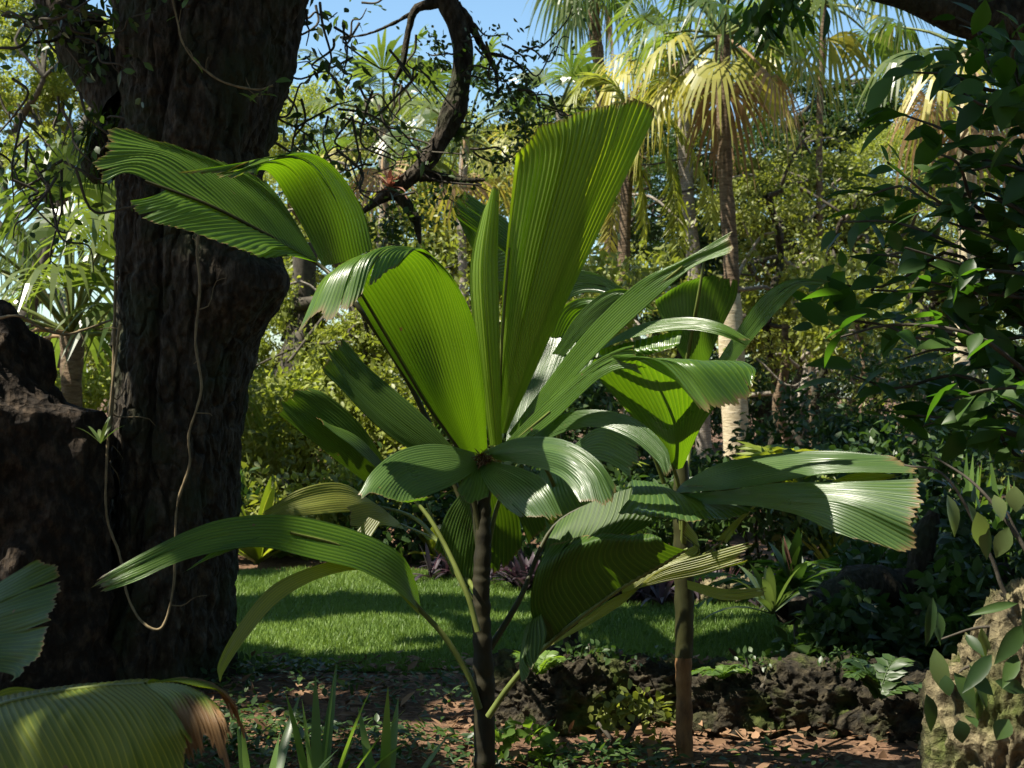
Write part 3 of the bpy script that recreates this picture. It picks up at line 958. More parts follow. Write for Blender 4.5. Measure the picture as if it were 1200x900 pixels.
# dark half of the same leaf seen from below
palm_leaf(pm, [([[(536, 528, 5.27), (541, 531, 5.27)], [(490, 462, 5.24), (501, 474, 5.22)], [(440, 385, 5.16), (458, 402, 5.14)], [(412, 340, 5.04), (428, 348, 5.02)]], 4)], 'leafA', None, teeth=.02)
# split leaf at upper left
lfo = palm_leaf(pm, [
    ([[(376, 312, 5.43), (366, 304, 5.41), (335, 288, 5.35), (290, 264, 5.27), (240, 238, 5.20)],
      [(352, 270, 5.42), (330, 250, 5.39), (290, 232, 5.31), (250, 222, 5.25), (195, 222, 5.17)],
      [(330, 235, 5.40), (292, 210, 5.35), (240, 192, 5.29), (190, 180, 5.21), (150, 202, 5.13)],
      [(314, 214, 5.39), (262, 190, 5.33), (200, 170, 5.25), (140, 153, 5.19), (112, 186, 5.11), (122, 212, 5.09)]], 22),
    ([[(338, 290, 5.35), (300, 268, 5.29), (240, 239, 5.21), (196, 222, 5.16)], [(322, 291, 5.27), (272, 268, 5.21), (216, 244, 5.14), (178, 230, 5.1)], [(304, 300, 5.19), (264, 286, 5.15), (214, 268, 5.1), (182, 264, 5.08), (158, 250, 5.06), (150, 236, 5.06)]], 14),
    ([[(372, 308, 5.42), (352, 297, 5.39), (330, 285, 5.35)], [(352, 303, 5.35), (325, 296, 5.31), (300, 284, 5.27)], [(336, 300, 5.31), (308, 301, 5.25), (272, 288, 5.21)]], 6),
    ([[(378, 312, 5.43), (404, 306, 5.43), (437, 292, 5.45)],
      [(356, 268, 5.41), (388, 248, 5.37), (426, 248, 5.43)],
      [(332, 225, 5.37), (362, 200, 5.31), (398, 203, 5.37)],
      [(316, 203, 5.29), (338, 185, 5.23), (370, 181, 5.29)],
      [(304, 199, 5.19), (310, 188, 5.17), (342, 181, 5.21)],
      [(302, 206, 5.13), (268, 203, 5.09), (232, 197, 5.07)]], 14)],
    'leafA', [(552, 620, 5.44), (530, 560, 5.46), (480, 450, 5.44), (420, 360, 5.24), (376, 312, 5.43), (300, 268, 5.29), (240, 238, 5.20), (170, 212, 5.13)], .009, smat='petdark', nu=26, amp=.32, teeth=.04,
    label='sunlit split leaf folded over the big trunk')
# dark leaves to the left
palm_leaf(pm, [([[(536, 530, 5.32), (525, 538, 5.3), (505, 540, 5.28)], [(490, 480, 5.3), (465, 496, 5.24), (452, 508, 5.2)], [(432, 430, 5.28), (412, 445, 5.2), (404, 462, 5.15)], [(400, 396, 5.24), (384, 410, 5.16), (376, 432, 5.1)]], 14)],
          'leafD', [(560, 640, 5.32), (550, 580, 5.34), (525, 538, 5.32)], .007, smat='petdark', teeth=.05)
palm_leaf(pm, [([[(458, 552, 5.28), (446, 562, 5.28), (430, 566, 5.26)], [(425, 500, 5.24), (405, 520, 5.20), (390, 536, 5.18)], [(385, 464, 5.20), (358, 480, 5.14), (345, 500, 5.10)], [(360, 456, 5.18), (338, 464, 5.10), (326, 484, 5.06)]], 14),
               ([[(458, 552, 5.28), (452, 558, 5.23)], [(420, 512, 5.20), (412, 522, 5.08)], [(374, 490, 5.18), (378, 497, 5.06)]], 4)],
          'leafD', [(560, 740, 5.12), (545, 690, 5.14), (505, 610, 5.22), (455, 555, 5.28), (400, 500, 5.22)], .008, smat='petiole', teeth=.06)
# centre leaf coming at the camera, three lobes from one hub
palm_leaf(pm, [
    ([[(556, 530, 5.16), (558, 538, 5.12), (561, 548, 5.08)], [(515, 520, 5.06), (516, 545, 4.94), (532, 568, 4.9)], [(470, 526, 4.92), (474, 556, 4.8), (498, 582, 4.8)], [(436, 550, 4.8), (444, 570, 4.7), (466, 586, 4.7), (496, 588, 4.74)], [(416, 580, 4.74), (440, 580, 4.64), (470, 590, 4.64), (510, 582, 4.7)]], 14),
    ([[(566, 530, 5.14), (572, 532, 5.1), (580, 538, 5.1)], [(604, 514, 5.06), (616, 526, 4.96), (622, 546, 4.94)], [(656, 514, 4.92), (660, 532, 4.8), (652, 556, 4.8)], [(700, 538, 4.8), (692, 556, 4.7), (668, 570, 4.72)], [(726, 574, 4.74), (704, 588, 4.64), (680, 590, 4.66)]], 13),
    ([[(560, 540, 5.12), (566, 544, 5.1), (576, 540, 5.1)], [(568, 566, 4.98), (594, 562, 4.92), (616, 550, 4.96)], [(590, 592, 4.82), (616, 582, 4.78), (642, 566, 4.82)], [(608, 606, 4.76), (636, 608, 4.72), (658, 600, 4.76)]], 12),
    ([[(556, 540, 5.11), (562, 545, 5.1), (570, 544, 5.1)], [(544, 560, 5.0), (558, 572, 4.98), (574, 566, 4.98)], [(534, 576, 4.92), (552, 590, 4.9), (572, 584, 4.9)]], 6)],
    'leafB', None, teeth=.05, amp=.3, label='three-lobed dark leaf pointing at the camera')
# low arching leaf reaching left
palm_leaf(pm, [([[(494, 718, 5.2), (489, 688, 5.24)], [(464, 692, 5.1), (474, 654, 5.2)], [(420, 668, 5.02), (440, 631, 5.14)], [(365, 655, 4.94), (388, 613, 5.08)], [(305, 642, 4.86), (335, 603, 5.0)], [(250, 648, 4.8), (272, 606, 4.92)], [(205, 660, 4.72), (225, 620, 4.84)], [(160, 680, 4.66), (172, 646, 4.74)], [(120, 694, 4.62), (113, 680, 4.66)]], 8),
               ([[(256, 640, 4.83), (305, 629, 4.9)], [(232, 658, 4.78), (285, 640, 4.86)], [(212, 670, 4.74), (262, 650, 4.82)]], 5)],
          'leafA', [(562, 830, 5.26), (548, 790, 5.24), (520, 745, 5.22), (492, 714, 5.2), (452, 668, 5.14), (400, 640, 5.05), (340, 624, 4.96)], .009, teeth=.03, amp=.2, nu=30, label='long green leaf arching low across the dark trunk')
palm_leaf(pm, [([[(432, 606, 5.2), (446, 612, 5.2)], [(412, 632, 5.16), (430, 636, 5.16)], [(404, 662, 5.12), (412, 664, 5.12)]], 4)], 'leafY', None)
palm_leaf(pm, [([[(492, 722, 5.18), (486, 700, 5.2)], [(440, 672, 5.12), (434, 654, 5.14)], [(385, 674, 5.02), (386, 658, 5.04)], [(330, 702, 4.9), (322, 684, 4.92)], [(288, 748, 4.8), (280, 732, 4.82)], [(264, 785, 4.76), (256, 776, 4.76)], [(258, 800, 4.75), (257, 798, 4.75)]], 5)],
          'leafY', None, teeth=.0, amp=.2, nu=30)
# right long leaves
palm_leaf(pm, [([[(606, 520, 5.25), (596, 508, 5.28)], [(655, 462, 5.12), (640, 448, 5.18)], [(712, 402, 4.98), (690, 384, 5.04)], [(770, 348, 4.86), (748, 330, 4.9)], [(815, 312, 4.78), (800, 304, 4.8)], [(855, 298, 4.7), (856, 272, 4.72)]], 8)],
          'leafA', [(575, 560, 5.3), (600, 516, 5.26), (660, 446, 5.14), (740, 362, 4.94), (800, 312, 4.8)], .007, nu=28, amp=.3, teeth=.02)
palm_leaf(pm, [([[(600, 530, 5.2), (588, 522, 5.22)], [(650, 492, 5.08), (640, 470, 5.12)], [(700, 445, 4.96), (690, 428, 5.0)], [(730, 432, 4.9), (722, 410, 4.92)], [(750, 440, 4.86), (744, 404, 4.84)]], 7)],
          'leafA', [(570, 560, 5.26), (594, 526, 5.22), (645, 482, 5.1)], .007, nu=24, amp=.3, teeth=.04)
palm_leaf(pm, [([[(602, 552, 5.3), (612, 532, 5.32)], [(640, 516, 5.2), (636, 496, 5.24)], [(690, 500, 5.06), (684, 480, 5.1)], [(735, 512, 4.96), (740, 488, 5.0)], [(768, 538, 4.9), (778, 520, 4.92)], [(778, 556, 4.88), (786, 546, 4.88)]], 9)],
          'leafB', [(572, 640, 5.32), (584, 590, 5.34), (605, 548, 5.32), (640, 508, 5.22)], .007, nu=26, amp=.3, teeth=.05)
# lower right leaf with a pale midrib
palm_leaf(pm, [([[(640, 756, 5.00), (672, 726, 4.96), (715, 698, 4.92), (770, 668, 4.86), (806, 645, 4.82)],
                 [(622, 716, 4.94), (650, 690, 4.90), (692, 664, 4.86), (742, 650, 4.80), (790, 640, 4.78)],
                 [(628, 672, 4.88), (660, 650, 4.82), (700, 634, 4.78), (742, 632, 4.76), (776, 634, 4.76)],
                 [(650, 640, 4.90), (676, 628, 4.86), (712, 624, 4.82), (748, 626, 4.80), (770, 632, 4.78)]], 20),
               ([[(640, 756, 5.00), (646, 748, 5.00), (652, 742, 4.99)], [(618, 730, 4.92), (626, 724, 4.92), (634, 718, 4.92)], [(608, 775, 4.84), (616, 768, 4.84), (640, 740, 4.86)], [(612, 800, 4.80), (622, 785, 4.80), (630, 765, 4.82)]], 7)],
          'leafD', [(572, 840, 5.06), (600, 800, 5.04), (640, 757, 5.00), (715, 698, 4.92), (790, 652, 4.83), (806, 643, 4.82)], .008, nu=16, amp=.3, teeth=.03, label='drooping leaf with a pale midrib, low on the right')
palm_leaf(pm, [([[(650, 752, 5.18), (645, 757, 5.18)], [(720, 700, 5.08), (724, 712, 5.08)], [(770, 684, 5.0), (772, 668, 5.0)], [(820, 674, 4.96), (825, 650, 4.96)], [(868, 660, 4.9), (874, 636, 4.9)]], 6)],
          'leafY', None, nu=24, teeth=.06, amp=.3)
palm_leaf(pm, [([[(730, 700, 5.1), (728, 690, 5.1)], [(775, 668, 5.08), (770, 658, 5.1)], [(820, 650, 5.06), (818, 636, 5.08)], [(800, 628, 5.04), (806, 612, 5.04)]], 5)], 'leafY', None, nu=18, teeth=.03)
# shaded drooping leaf right of the stem
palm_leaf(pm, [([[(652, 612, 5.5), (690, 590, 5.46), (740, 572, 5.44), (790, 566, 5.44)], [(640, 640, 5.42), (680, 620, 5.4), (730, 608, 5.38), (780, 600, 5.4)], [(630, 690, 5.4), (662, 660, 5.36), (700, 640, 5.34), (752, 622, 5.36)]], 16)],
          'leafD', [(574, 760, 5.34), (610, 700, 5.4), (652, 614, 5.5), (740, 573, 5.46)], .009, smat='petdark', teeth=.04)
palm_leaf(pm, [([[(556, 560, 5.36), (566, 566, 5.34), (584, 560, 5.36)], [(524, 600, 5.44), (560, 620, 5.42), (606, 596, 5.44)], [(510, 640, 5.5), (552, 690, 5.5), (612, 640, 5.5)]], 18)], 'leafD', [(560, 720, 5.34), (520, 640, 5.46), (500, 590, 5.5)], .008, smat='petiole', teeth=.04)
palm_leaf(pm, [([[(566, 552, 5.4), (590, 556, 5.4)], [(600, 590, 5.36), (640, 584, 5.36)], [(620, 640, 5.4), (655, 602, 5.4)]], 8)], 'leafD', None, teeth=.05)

# ------------------------------------------------------------------ olive leaf cluster behind, left
d1 = 6.3
palm_leaf(pm, [([[(440, 590, 6.3), (452, 602, 6.3)], [(400, 566, 6.2), (410, 600, 6.15)], [(350, 574, 6.1), (362, 604, 6.05)], [(308, 600, 6.0), (316, 606, 6.0)]], 9)], 'leafY', [(562, 720, 5.34), (530, 660, 5.7), (490, 610, 6.1), (446, 594, 6.3), (380, 582, 6.15)], .008)
palm_leaf(pm, [([[(466, 610, 6.3), (474, 620, 6.3)], [(436, 588, 6.2), (450, 616, 6.2)], [(406, 594, 6.12), (416, 620, 6.1)]], 8)], 'leafY', [(562, 700, 5.34), (520, 640, 5.8), (470, 614, 6.3)], .007)

# ------------------------------------------------------------------ second ruffled palm, right
d2 = 5.6
ps = thing('ruffled_palm', 'ruffled palm on an orange-brown slim trunk, right of the tall one', 'palm', tuple(P(802, 898, d2)))
mb = MB()
stem_c = cr([P(803, 900, d2), P(801, 800, d2), P(802, 700, d2), P(800, 620, d2), P(798, 545, d2)], 60)
stem_r = np.interp(zq, [0, .05, .3, .6, .8, 1], [.046, .034, .031, .032, .03, .02]) + .0016 * (((zq * 7 + .3 * np.sin(zq * 17)) % 1) ** 4) + .0010 * RNG.normal(size=60)
mb.tube(stem_c, stem_r, 16, m=240, wob=.08)
mb.build('trunk', M['stemo'], ps)
mb = MB()
mb.tube([P(802, 770, d2), P(802, 720, d2), P(801, 660, d2), P(800, 610, d2), P(798, 540, d2)], [.034, .037, .038, .036, .028], 14, m=50, wob=.12)
mb.build('trunk_shade_sleeve', M['petdark'], ps)  # dark sleeve added; shade on the upper trunk painted as colour
# big horizontal leaf
palm_leaf(ps, [([[(800, 566, 5.4), (795, 572, 5.38), (790, 578, 5.36)],
                 [(840, 545, 5.28), (850, 562, 5.16), (850, 574, 5.1)],
                 [(900, 532, 5.14), (908, 550, 5.0), (908, 566, 4.94)],
                 [(970, 527, 5.0), (975, 545, 4.86), (972, 556, 4.8)],
                 [(1040, 532, 4.9), (1062, 540, 4.82), (1072, 556, 4.74)]], 12),
               ([[(790, 578, 5.36), (800, 584, 5.34), (800, 590, 5.32)],
                 [(850, 575, 5.1), (870, 585, 5.02), (870, 592, 5.0)],
                 [(910, 567, 4.94), (925, 585, 4.84), (930, 602, 4.84)],
                 [(985, 566, 4.8), (990, 590, 4.7), (970, 620, 4.72)],
                 [(1074, 560, 4.72), (1072, 600, 4.6), (1060, 640, 4.6), (1000, 632, 4.66)]], 14),
               ([[(800, 580, 5.35), (790, 575, 5.38), (770, 566, 5.4), (740, 562, 5.42)],
                 [(850, 590, 5.2), (820, 590, 5.2), (785, 585, 5.24), (740, 580, 5.28)],
                 [(885, 596, 5.1), (840, 606, 5.08), (790, 612, 5.1), (725, 600, 5.16)]], 14)],
          'leafB', [(801, 640, 5.58), (802, 600, 5.5), (800, 572, 5.38), (860, 574, 5.1), (920, 576, 4.92)], .009, amp=.3, teeth=.03, nu=26, label='broad horizontal leaf with a torn slit')
palm_leaf(ps, [([[(960, 572, 4.95), (962, 578, 4.95)], [(1000, 555, 4.9), (1005, 568, 4.9)], [(1054, 556, 4.86), (1050, 560, 4.86)]], 5)], 'leafY', None)
# upright leaf with folded bright top
palm_leaf(ps, [([[(786, 548, 5.50), (793, 550, 5.48), (800, 548, 5.50)],
                 [(742, 490, 5.35), (785, 490, 5.19), (822, 500, 5.31)],
                 [(700, 440, 5.19), (768, 445, 4.96), (842, 470, 5.11)],
                 [(698, 420, 5.07), (762, 424, 4.77), (850, 440, 4.92)],
                 [(735, 418, 4.84), (790, 421, 4.62), (868, 424, 4.80)],
                 [(772, 436, 4.73), (810, 432, 4.54), (884, 432, 4.69)],
                 [(800, 452, 4.65), (835, 484, 4.50), (868, 474, 4.56), (884, 446, 4.63)]], 16)],
          'leafA', [(799, 620, 5.56), (795, 570, 5.52), (788, 540, 5.46), (780, 480, 5.23), (766, 440, 4.96)], .007, nu=34, amp=.14, teeth=.03, label='upright leaf whose sunlit top folds over')
palm_leaf(ps, [([[(700, 408, 5.3), (690, 416, 5.3)], [(745, 382, 5.2), (740, 396, 5.16)], [(800, 372, 5.1), (800, 386, 5.06)], [(845, 378, 5.02), (840, 392, 5.0)], [(876, 396, 4.98), (872, 404, 4.98)]], 6),
               ([[(700, 410, 5.3), (800, 386, 5.08)], [(705, 420, 5.26), (795, 400, 5.06)], [(735, 424, 5.22), (790, 408, 5.04)]], 10)],
          'leafA', [(790, 600, 5.56), (760, 520, 5.5), (712, 440, 5.4), (692, 413, 5.3)], .007, nu=24)
palm_leaf(ps, [([[(800, 420, 5.9), (815, 428, 5.9), (830, 424, 5.9)], [(778, 380, 5.86), (812, 384, 5.78), (846, 384, 5.84)], [(768, 355, 5.84), (812, 338, 5.74), (862, 350, 5.8)], [(772, 350, 5.78), (820, 325, 5.68), (864, 328, 5.74)]], 16)],
          'leafB', [(798, 600, 5.62), (798, 500, 5.8), (804, 430, 5.88), (818, 350, 5.7), (826, 300, 5.66)], .009, smat='petiole', label='blue-green upright leaf with a pale stalk')
palm_leaf(ps, [([[(835, 432, 5.8), (848, 440, 5.78)], [(862, 390, 5.7), (880, 400, 5.66)], [(890, 350, 5.6), (915, 360, 5.54)], [(925, 328, 5.5), (940, 336, 5.46)], [(966, 328, 5.4), (964, 334, 5.4)]], 8)],
          'leafA', [(800, 590, 5.6), (815, 490, 5.76), (842, 434, 5.78)], .007)
palm_leaf(ps, [([[(884, 592, 5.3), (890, 590, 5.3)], [(856, 615, 5.24), (868, 612, 5.24)], [(838, 636, 5.2), (852, 636, 5.2)]], 6)], 'leafY', [(801, 660, 5.58), (840, 640, 5.4), (888, 590, 5.3)], .004)
palm_leaf(ps, [([[(805, 680, 5.5), (806, 690, 5.5)], [(850, 690, 5.4), (850, 704, 5.38)], [(900, 690, 5.3), (896, 700, 5.28)]], 6)], 'leafY', None)
palm_leaf(ps, [([[(760, 650, 5.6), (752, 640, 5.6)], [(738, 610, 5.56), (720, 608, 5.56)], [(728, 575, 5.54), (716, 580, 5.54)]], 6)], 'leafA', None)

# ------------------------------------------------------------------ third palm behind both
d3 = 6.5
pt = thing('ruffled_palm', 'half-hidden ruffled palm with glossy striped leaves behind the tall one', 'palm', tuple(P(672, 832, d3)))
mb = MB()
mb.tube([P(672, 836, d3), P(668, 720, d3), P(664, 620, d3), P(655, 520, d3)], [.04, .036, .032, .02], 10, m=30)
mb.build('trunk', M['stem'], pt)
palm_leaf(pt, [([[(592, 524, 5.95), (612, 528, 5.92), (640, 517, 5.9)], [(600, 460, 6.1), (630, 466, 6.06), (665, 470, 6.0)], [(612, 415, 6.26), (650, 412, 6.2), (695, 430, 6.12)], [(625, 385, 6.36), (662, 370, 6.3), (712, 385, 6.22)], [(640, 372, 6.38), (680, 366, 6.34), (722, 376, 6.24)]], 18)],
          'leafB', [(660, 600, 6.5), (640, 550, 6.2), (612, 528, 5.94)], .008, amp=.3, label='glossy leaf with white-striped sheen')
palm_leaf(pt, [([[(640, 420, 6.3), (655, 432, 6.3)], [(652, 372, 6.2), (690, 390, 6.2)], [(672, 352, 6.12), (716, 372, 6.1)], [(710, 350, 6.06), (748, 372, 6.04)]], 9)], 'leafA', None)
palm_leaf(pt, [([[(560, 300, 6.4), (580, 330, 6.4)], [(600, 268, 6.3), (620, 320, 6.3)], [(545, 224, 6.2), (535, 255, 6.2)]], 8)], 'leafA', None)
palm_leaf(pt, [([[(640, 400, 6.5), (640, 420, 6.5)], [(590, 300, 6.4), (570, 320, 6.4)], [(562, 252, 6.3), (545, 275, 6.3)], [(545, 224, 6.24), (530, 240, 6.24)]], 10)], 'leafB', [(656, 540, 6.5), (648, 440, 6.5), (640, 405, 6.5)], .008)
palm_leaf(pt, [([[(640, 400, 6.4), (630, 385, 6.4)], [(668, 350, 6.3), (650, 325, 6.3)], [(710, 345, 6.2), (690, 318, 6.2)], [(745, 372, 6.1), (735, 340, 6.1)]], 9)], 'leafB', [(656, 530, 6.5), (648, 440, 6.45), (636, 392, 6.4)], .008)
palm_leaf(pt, [([[(650, 430, 6.2), (645, 418, 6.2)], [(690, 385, 6.1), (680, 365, 6.1)], [(735, 350, 6.0), (720, 338, 6.0)], [(770, 372, 5.95), (760, 350, 5.95)]], 8)], 'leafA', [(656, 540, 6.5), (652, 470, 6.35), (648, 424, 6.2)], .008)
palm_leaf(pt, [([[(665, 540, 6.4), (668, 525, 6.4)], [(705, 540, 6.3), (705, 500, 6.3)], [(740, 560, 6.2), (750, 520, 6.2)]], 8)], 'leafB', [(660, 570, 6.5), (666, 534, 6.4)], .007)
palm_leaf(pt, [([[(640, 530, 6.4), (648, 520, 6.4)], [(625, 590, 6.3), (680, 570, 6.3)], [(640, 640, 6.3), (705, 610, 6.3)]], 9)], 'leafB', None)

# ------------------------------------------------------------------ nearest leaves, bottom left
pf = thing('ruffled_palm', 'nearest palm at bottom left, its arched leaf browned at the tip', 'palm', (-1.55, 3.25, 0))
mb = MB()
mb.tube([(-1.55, 3.25, -.02), (-1.53, 3.25, .3), (-1.5, 3.25, .62)], [.035, .03, .02], 10)
mb.build('trunk', M['stem'], pf)
palm_leaf(pf, [([[(-60, 850, 3.34), (0, 826, 3.3), (60, 812, 3.26), (120, 804, 3.2), (170, 801, 3.14)],
                 [(-60, 880, 3.2), (10, 852, 3.14), (80, 834, 3.08), (150, 826, 3.02), (195, 822, 2.98)],
                 [(-50, 930, 3.1), (40, 915, 3.02), (110, 890, 2.96), (175, 866, 2.92), (212, 846, 2.9)],
                 [(-40, 990, 3.06), (60, 985, 2.98), (130, 960, 2.92), (195, 915, 2.88), (226, 870, 2.87)]], 22),
               ([[(-60, 850, 3.34), (0, 826, 3.3), (60, 812, 3.26), (120, 804, 3.2), (170, 801, 3.14)], [(-50, 838, 3.46), (0, 816, 3.42), (60, 806, 3.38), (120, 799, 3.34), (180, 797, 3.28)], [(-40, 850, 3.54), (10, 832, 3.52), (70, 822, 3.5), (130, 812, 3.46), (200, 806, 3.4)]], 20)],
          'leafG', [(-40, 960, 3.28), (-60, 880, 3.32), (-60, 850, 3.34), (0, 826, 3.3), (60, 812, 3.26), (120, 804, 3.2), (170, 801, 3.14)], .006, amp=.16, teeth=.08, nu=24, label='arched pleated green leaf')
palm_leaf(pf, [([[(166, 802, 3.15), (190, 800, 3.12), (215, 803, 3.08), (238, 812, 3.04)],
                 [(192, 818, 3.0), (215, 815, 2.99), (240, 818, 2.97), (258, 830, 2.95)],
                 [(206, 848, 2.93), (232, 845, 2.92), (256, 846, 2.91), (270, 856, 2.9)],
                 [(216, 882, 2.9), (242, 884, 2.89), (266, 880, 2.88), (280, 886, 2.88)]], 11),
               ([[(170, 801, 3.2), (200, 798, 3.2), (232, 804, 3.18)], [(215, 796, 3.3), (240, 800, 3.28), (258, 810, 3.26)], [(245, 800, 3.38), (266, 812, 3.36), (276, 832, 3.34)], [(262, 815, 3.42), (278, 838, 3.4), (284, 862, 3.38)]], 9)],
          'leafF', None, amp=.38, teeth=.34, nu=24, label='torn leaf tip, withered brown')
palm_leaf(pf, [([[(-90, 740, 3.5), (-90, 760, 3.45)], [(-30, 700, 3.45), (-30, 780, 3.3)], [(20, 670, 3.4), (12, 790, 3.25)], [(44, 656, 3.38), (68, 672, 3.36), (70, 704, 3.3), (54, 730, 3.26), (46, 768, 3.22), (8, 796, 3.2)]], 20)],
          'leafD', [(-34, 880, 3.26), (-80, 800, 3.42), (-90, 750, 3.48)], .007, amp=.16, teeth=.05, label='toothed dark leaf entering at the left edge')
palm_leaf(pf, [([[(-30, 830, 3.5), (-30, 850, 3.5)], [(10, 806, 3.5), (10, 830, 3.5)], [(62, 812, 3.5), (60, 818, 3.5)]], 5)], 'leafY', None)

# strappy plants bottom left, behind it
for i, (px_, py_, d_, nn_, L_, lab) in enumerate([(300, 915, 4.3, 9, .62, 'pale strap-leaved lily beside the browned leaf tip'), (372, 905, 4.6, 11, .62, 'slender strap-leaved lily in the shaded weeds'), (448, 910, 4.5, 7, .55, 'short lit strap-leaved lily left of the dark stem')]):
    mb = MB()
    b = P(px_, py_, d_)
    b[2] = .03
    straps(mb, b, nn_, L_, .035, .9, 1.5, .3)
    tag(mb.build('lily', M['strap']), lab, 'plant', 'strap-leaved lilies')


# ------------------------------------------------------------------ rocks
def rock(name, label, c, r, mat, seed, amp=.22, freq=2.2, cat='rock', group=None, n=70, cut=None):
    c = np.array(c, float)
    u = np.linspace(.001, math.pi - .001, n)
    v = np.linspace(0, 2 * math.pi, n * 2, endpoint=False)
    U, V = np.meshgrid(u, v, indexing='ij')
    s = np.stack([np.sin(U) * np.cos(V), np.sin(U) * np.sin(V), np.cos(U)], -1)
    s = np.sign(s) * np.abs(s) ** .8
    k = 1 + amp * fbm(s * freq + seed * 5.3, 5) - amp * .5 * np.abs(fbm(s * freq * 4 + seed, 3)) - amp * .25 * np.clip(fbm(s * freq * 9 + seed * 2, 2), 0, 1)
    g = c + s * k[..., None] * np.array(r)
    mb = MB()
    mb.grid(g[::-1], close=True)
    o = mb.build(name, M[mat], org=(c[0], c[1], 0))
    tag(o, label, cat, group)
    return o


rock('coral_rock', 'tall pitted sunlit limestone rock at the bottom right', (1.62, 4.45, .26), (.31, .28, .55), 'rock', 3, .2, n=150)
rock('coral_rock', 'rough mossy rock right of the dark stem, topmost beside the lawn', P(655, 812, 6.15) * [1, 1, 0] + [0, 0, .1], (.3, .22, .26), 'boulder', 5, n=150)
rock('coral_rock', 'low mossy rock behind the orange-brown trunk', P(765, 805, 6.3) * [1, 1, 0] + [0, 0, .06], (.36, .22, .22), 'boulder', 8, n=150)
rock('coral_rock', 'rounded dark rock just right of the orange-brown trunk', P(862, 815, 6.2) * [1, 1, 0] + [0, 0, .07], (.3, .22, .21), 'boulder', 11, n=80)
rock('coral_rock', 'dark shaded boulder under the bromeliads', P(965, 812, 6.2) * [1, 1, 0] + [0, 0, .08], (.32, .24, .22), 'boulder', 14, n=80)
rock('coral_rock', 'dark boulder half hidden behind the limestone rock', P(1060, 812, 6.1) * [1, 1, 0] + [0, 0, .08], (.3, .24, .22), 'boulder', 17, n=80)
for i, (px_, w_) in enumerate([(838, .2), (868, .17), (896, .15)]):
    rock('edging_stone', ['tan edging stone at the end of the lawn, nearest the purple plants', 'tan edging stone in the middle of the lawn-end row', 'tan edging stone of the lawn-end row beside the bromeliads'][i], P(px_, 714, 9.7) * [1, 1, 0] + [0, 0, .06], (w_ * .62, .12, .12), 'rock', 20 + i, n=50, cat='stone', group='edging stones')
# dark fallen trunk pieces on the right
lg = thing('fallen_log', 'dark fallen log lying in shade behind the boulders', 'log', tuple(P(1010, 700, 7.2) * [1, 1, 0]))
mb = MB()
mb.tube([P(915, 716, 7.0), P(960, 712, 7.1), P(1010, 690, 7.2), P(1080, 690, 7.3), P(1180, 680, 7.4)], [.05, .09, .1, .1, .09], 14, m=40, wob=.3)
mb.tube([P(1080, 740, 7.2), P(1085, 690, 7.3), P(1082, 640, 7.3), P(1095, 600, 7.3)], [.09, .08, .07, .03], 10, m=24, wob=.3)
mb.build('trunk', M['bark'], lg)
lg.children[0].name = 'wood'


# ------------------------------------------------------------------ small plants right and by the lawn
def fern(label, base, n, L, mat='fern', hang=.1, group=None, cat='fern', name='fern', lo=.5, W=.018):
    b = np.asarray(base, float)
    mb = MB()
    for i in range(n):
        a = RNG.uniform(0, 6.28)
        l = L * RNG.uniform(.7, 1.1)
        el = RNG.uniform(lo, 1.2)
        T = np.linspace(0, 1, 6)[:, None]
        e = np.array([math.cos(a), math.sin(a), 0])
        pts = b + e * l * math.cos(el) * T + np.array([0, 0, 1]) * (l * math.sin(el) * T - .5 * l * T ** 2.2)
        feather(mb, pts, 18, l * .26, W, hang, rr=.004, bend=.5)
    return tag(mb.build(name, M[mat], org=b), label, cat, group)


fern('small fern sprouting before the mossy rock', P(632, 800, 5.9) * [1, 1, 0] + [0, 0, .3], 7, .22, group='ferns')
fern('broad fern in the shade left of the limestone rock', P(1030, 790, 5.7) * [1, 1, 0] + [0, 0, .25], 9, .34, 'dark', group='ferns', W=.035)
fern('low fern on the dark rock beside the orange-brown trunk', P(845, 770, 6.0) * [1, 1, 0] + [0, 0, .26], 7, .18, group='ferns')
fern('bright fern-leaved palm behind the wide horizontal leaf', (2.05, 11, .55), 12, 1.0, 'lime', name='fern_palm', cat='palm', W=.06, lo=.8)
fern('arching fern fronds under the wide horizontal leaf', P(915, 700, 8) * [1, 1, 0] + [0, 0, .25], 9, .75, 'fern', group='ferns', W=.03)
shrub('weed', 'leafy weed between rock and orange-brown trunk', P(735, 850, 5.75) * [1, 1, 0] + [0, 0, .16], (.18, .12, .13), 200, .045, 'mid', .027, cat='weed', sprays=18, stems=4)
shrub('weed', 'low weed at the foot of the dark stem', P(610, 880, 5.5) * [1, 1, 0] + [0, 0, .08], (.16, .1, .08), 120, .06, 'fern', .035, cat='weed', sprays=10, stems=3)

for i, (px_, d_, z_, lab) in enumerate([(690, 6.05, .33, 'tiny weed on top of the mossy rock nearest the dark stem'), (745, 6.2, .26, 'tiny weed on the low mossy rock behind the orange-brown trunk'), (885, 6.1, .26, 'tiny weed on the rounded dark rock'), (985, 6.1, .28, 'tiny weed on the boulder under the bromeliads')]):
    b = ground_at2(px_, d_)
    shrub('weed', lab, (b[0], b[1], z_ + .04), (.12, .08, .045), 90, .03, 'dark', .018, cat='weed', sprays=14, stems=3)
mb = MB()
b = P(905, 720, 6.9)
straps(mb, b, 16, .36, .045, .3, 1.3, .4)
tag(mb.build('bromeliad', M['pale']), 'pale strappy bromeliad perched on the dark log', 'bromeliad')
ti = thing('ti_plant', 'ti plant with one reddish leaf among its green leaves', 'plant', tuple(P(935, 720, 7.6) * [1, 1, 0]))
mb = MB()
mb.tube([P(935, 720, 7.6) * [1, 1, 0], P(930, 690, 7.6)], [.015, .012], 6)
mb.build('stem', M['twig'], ti)
mb = MB()
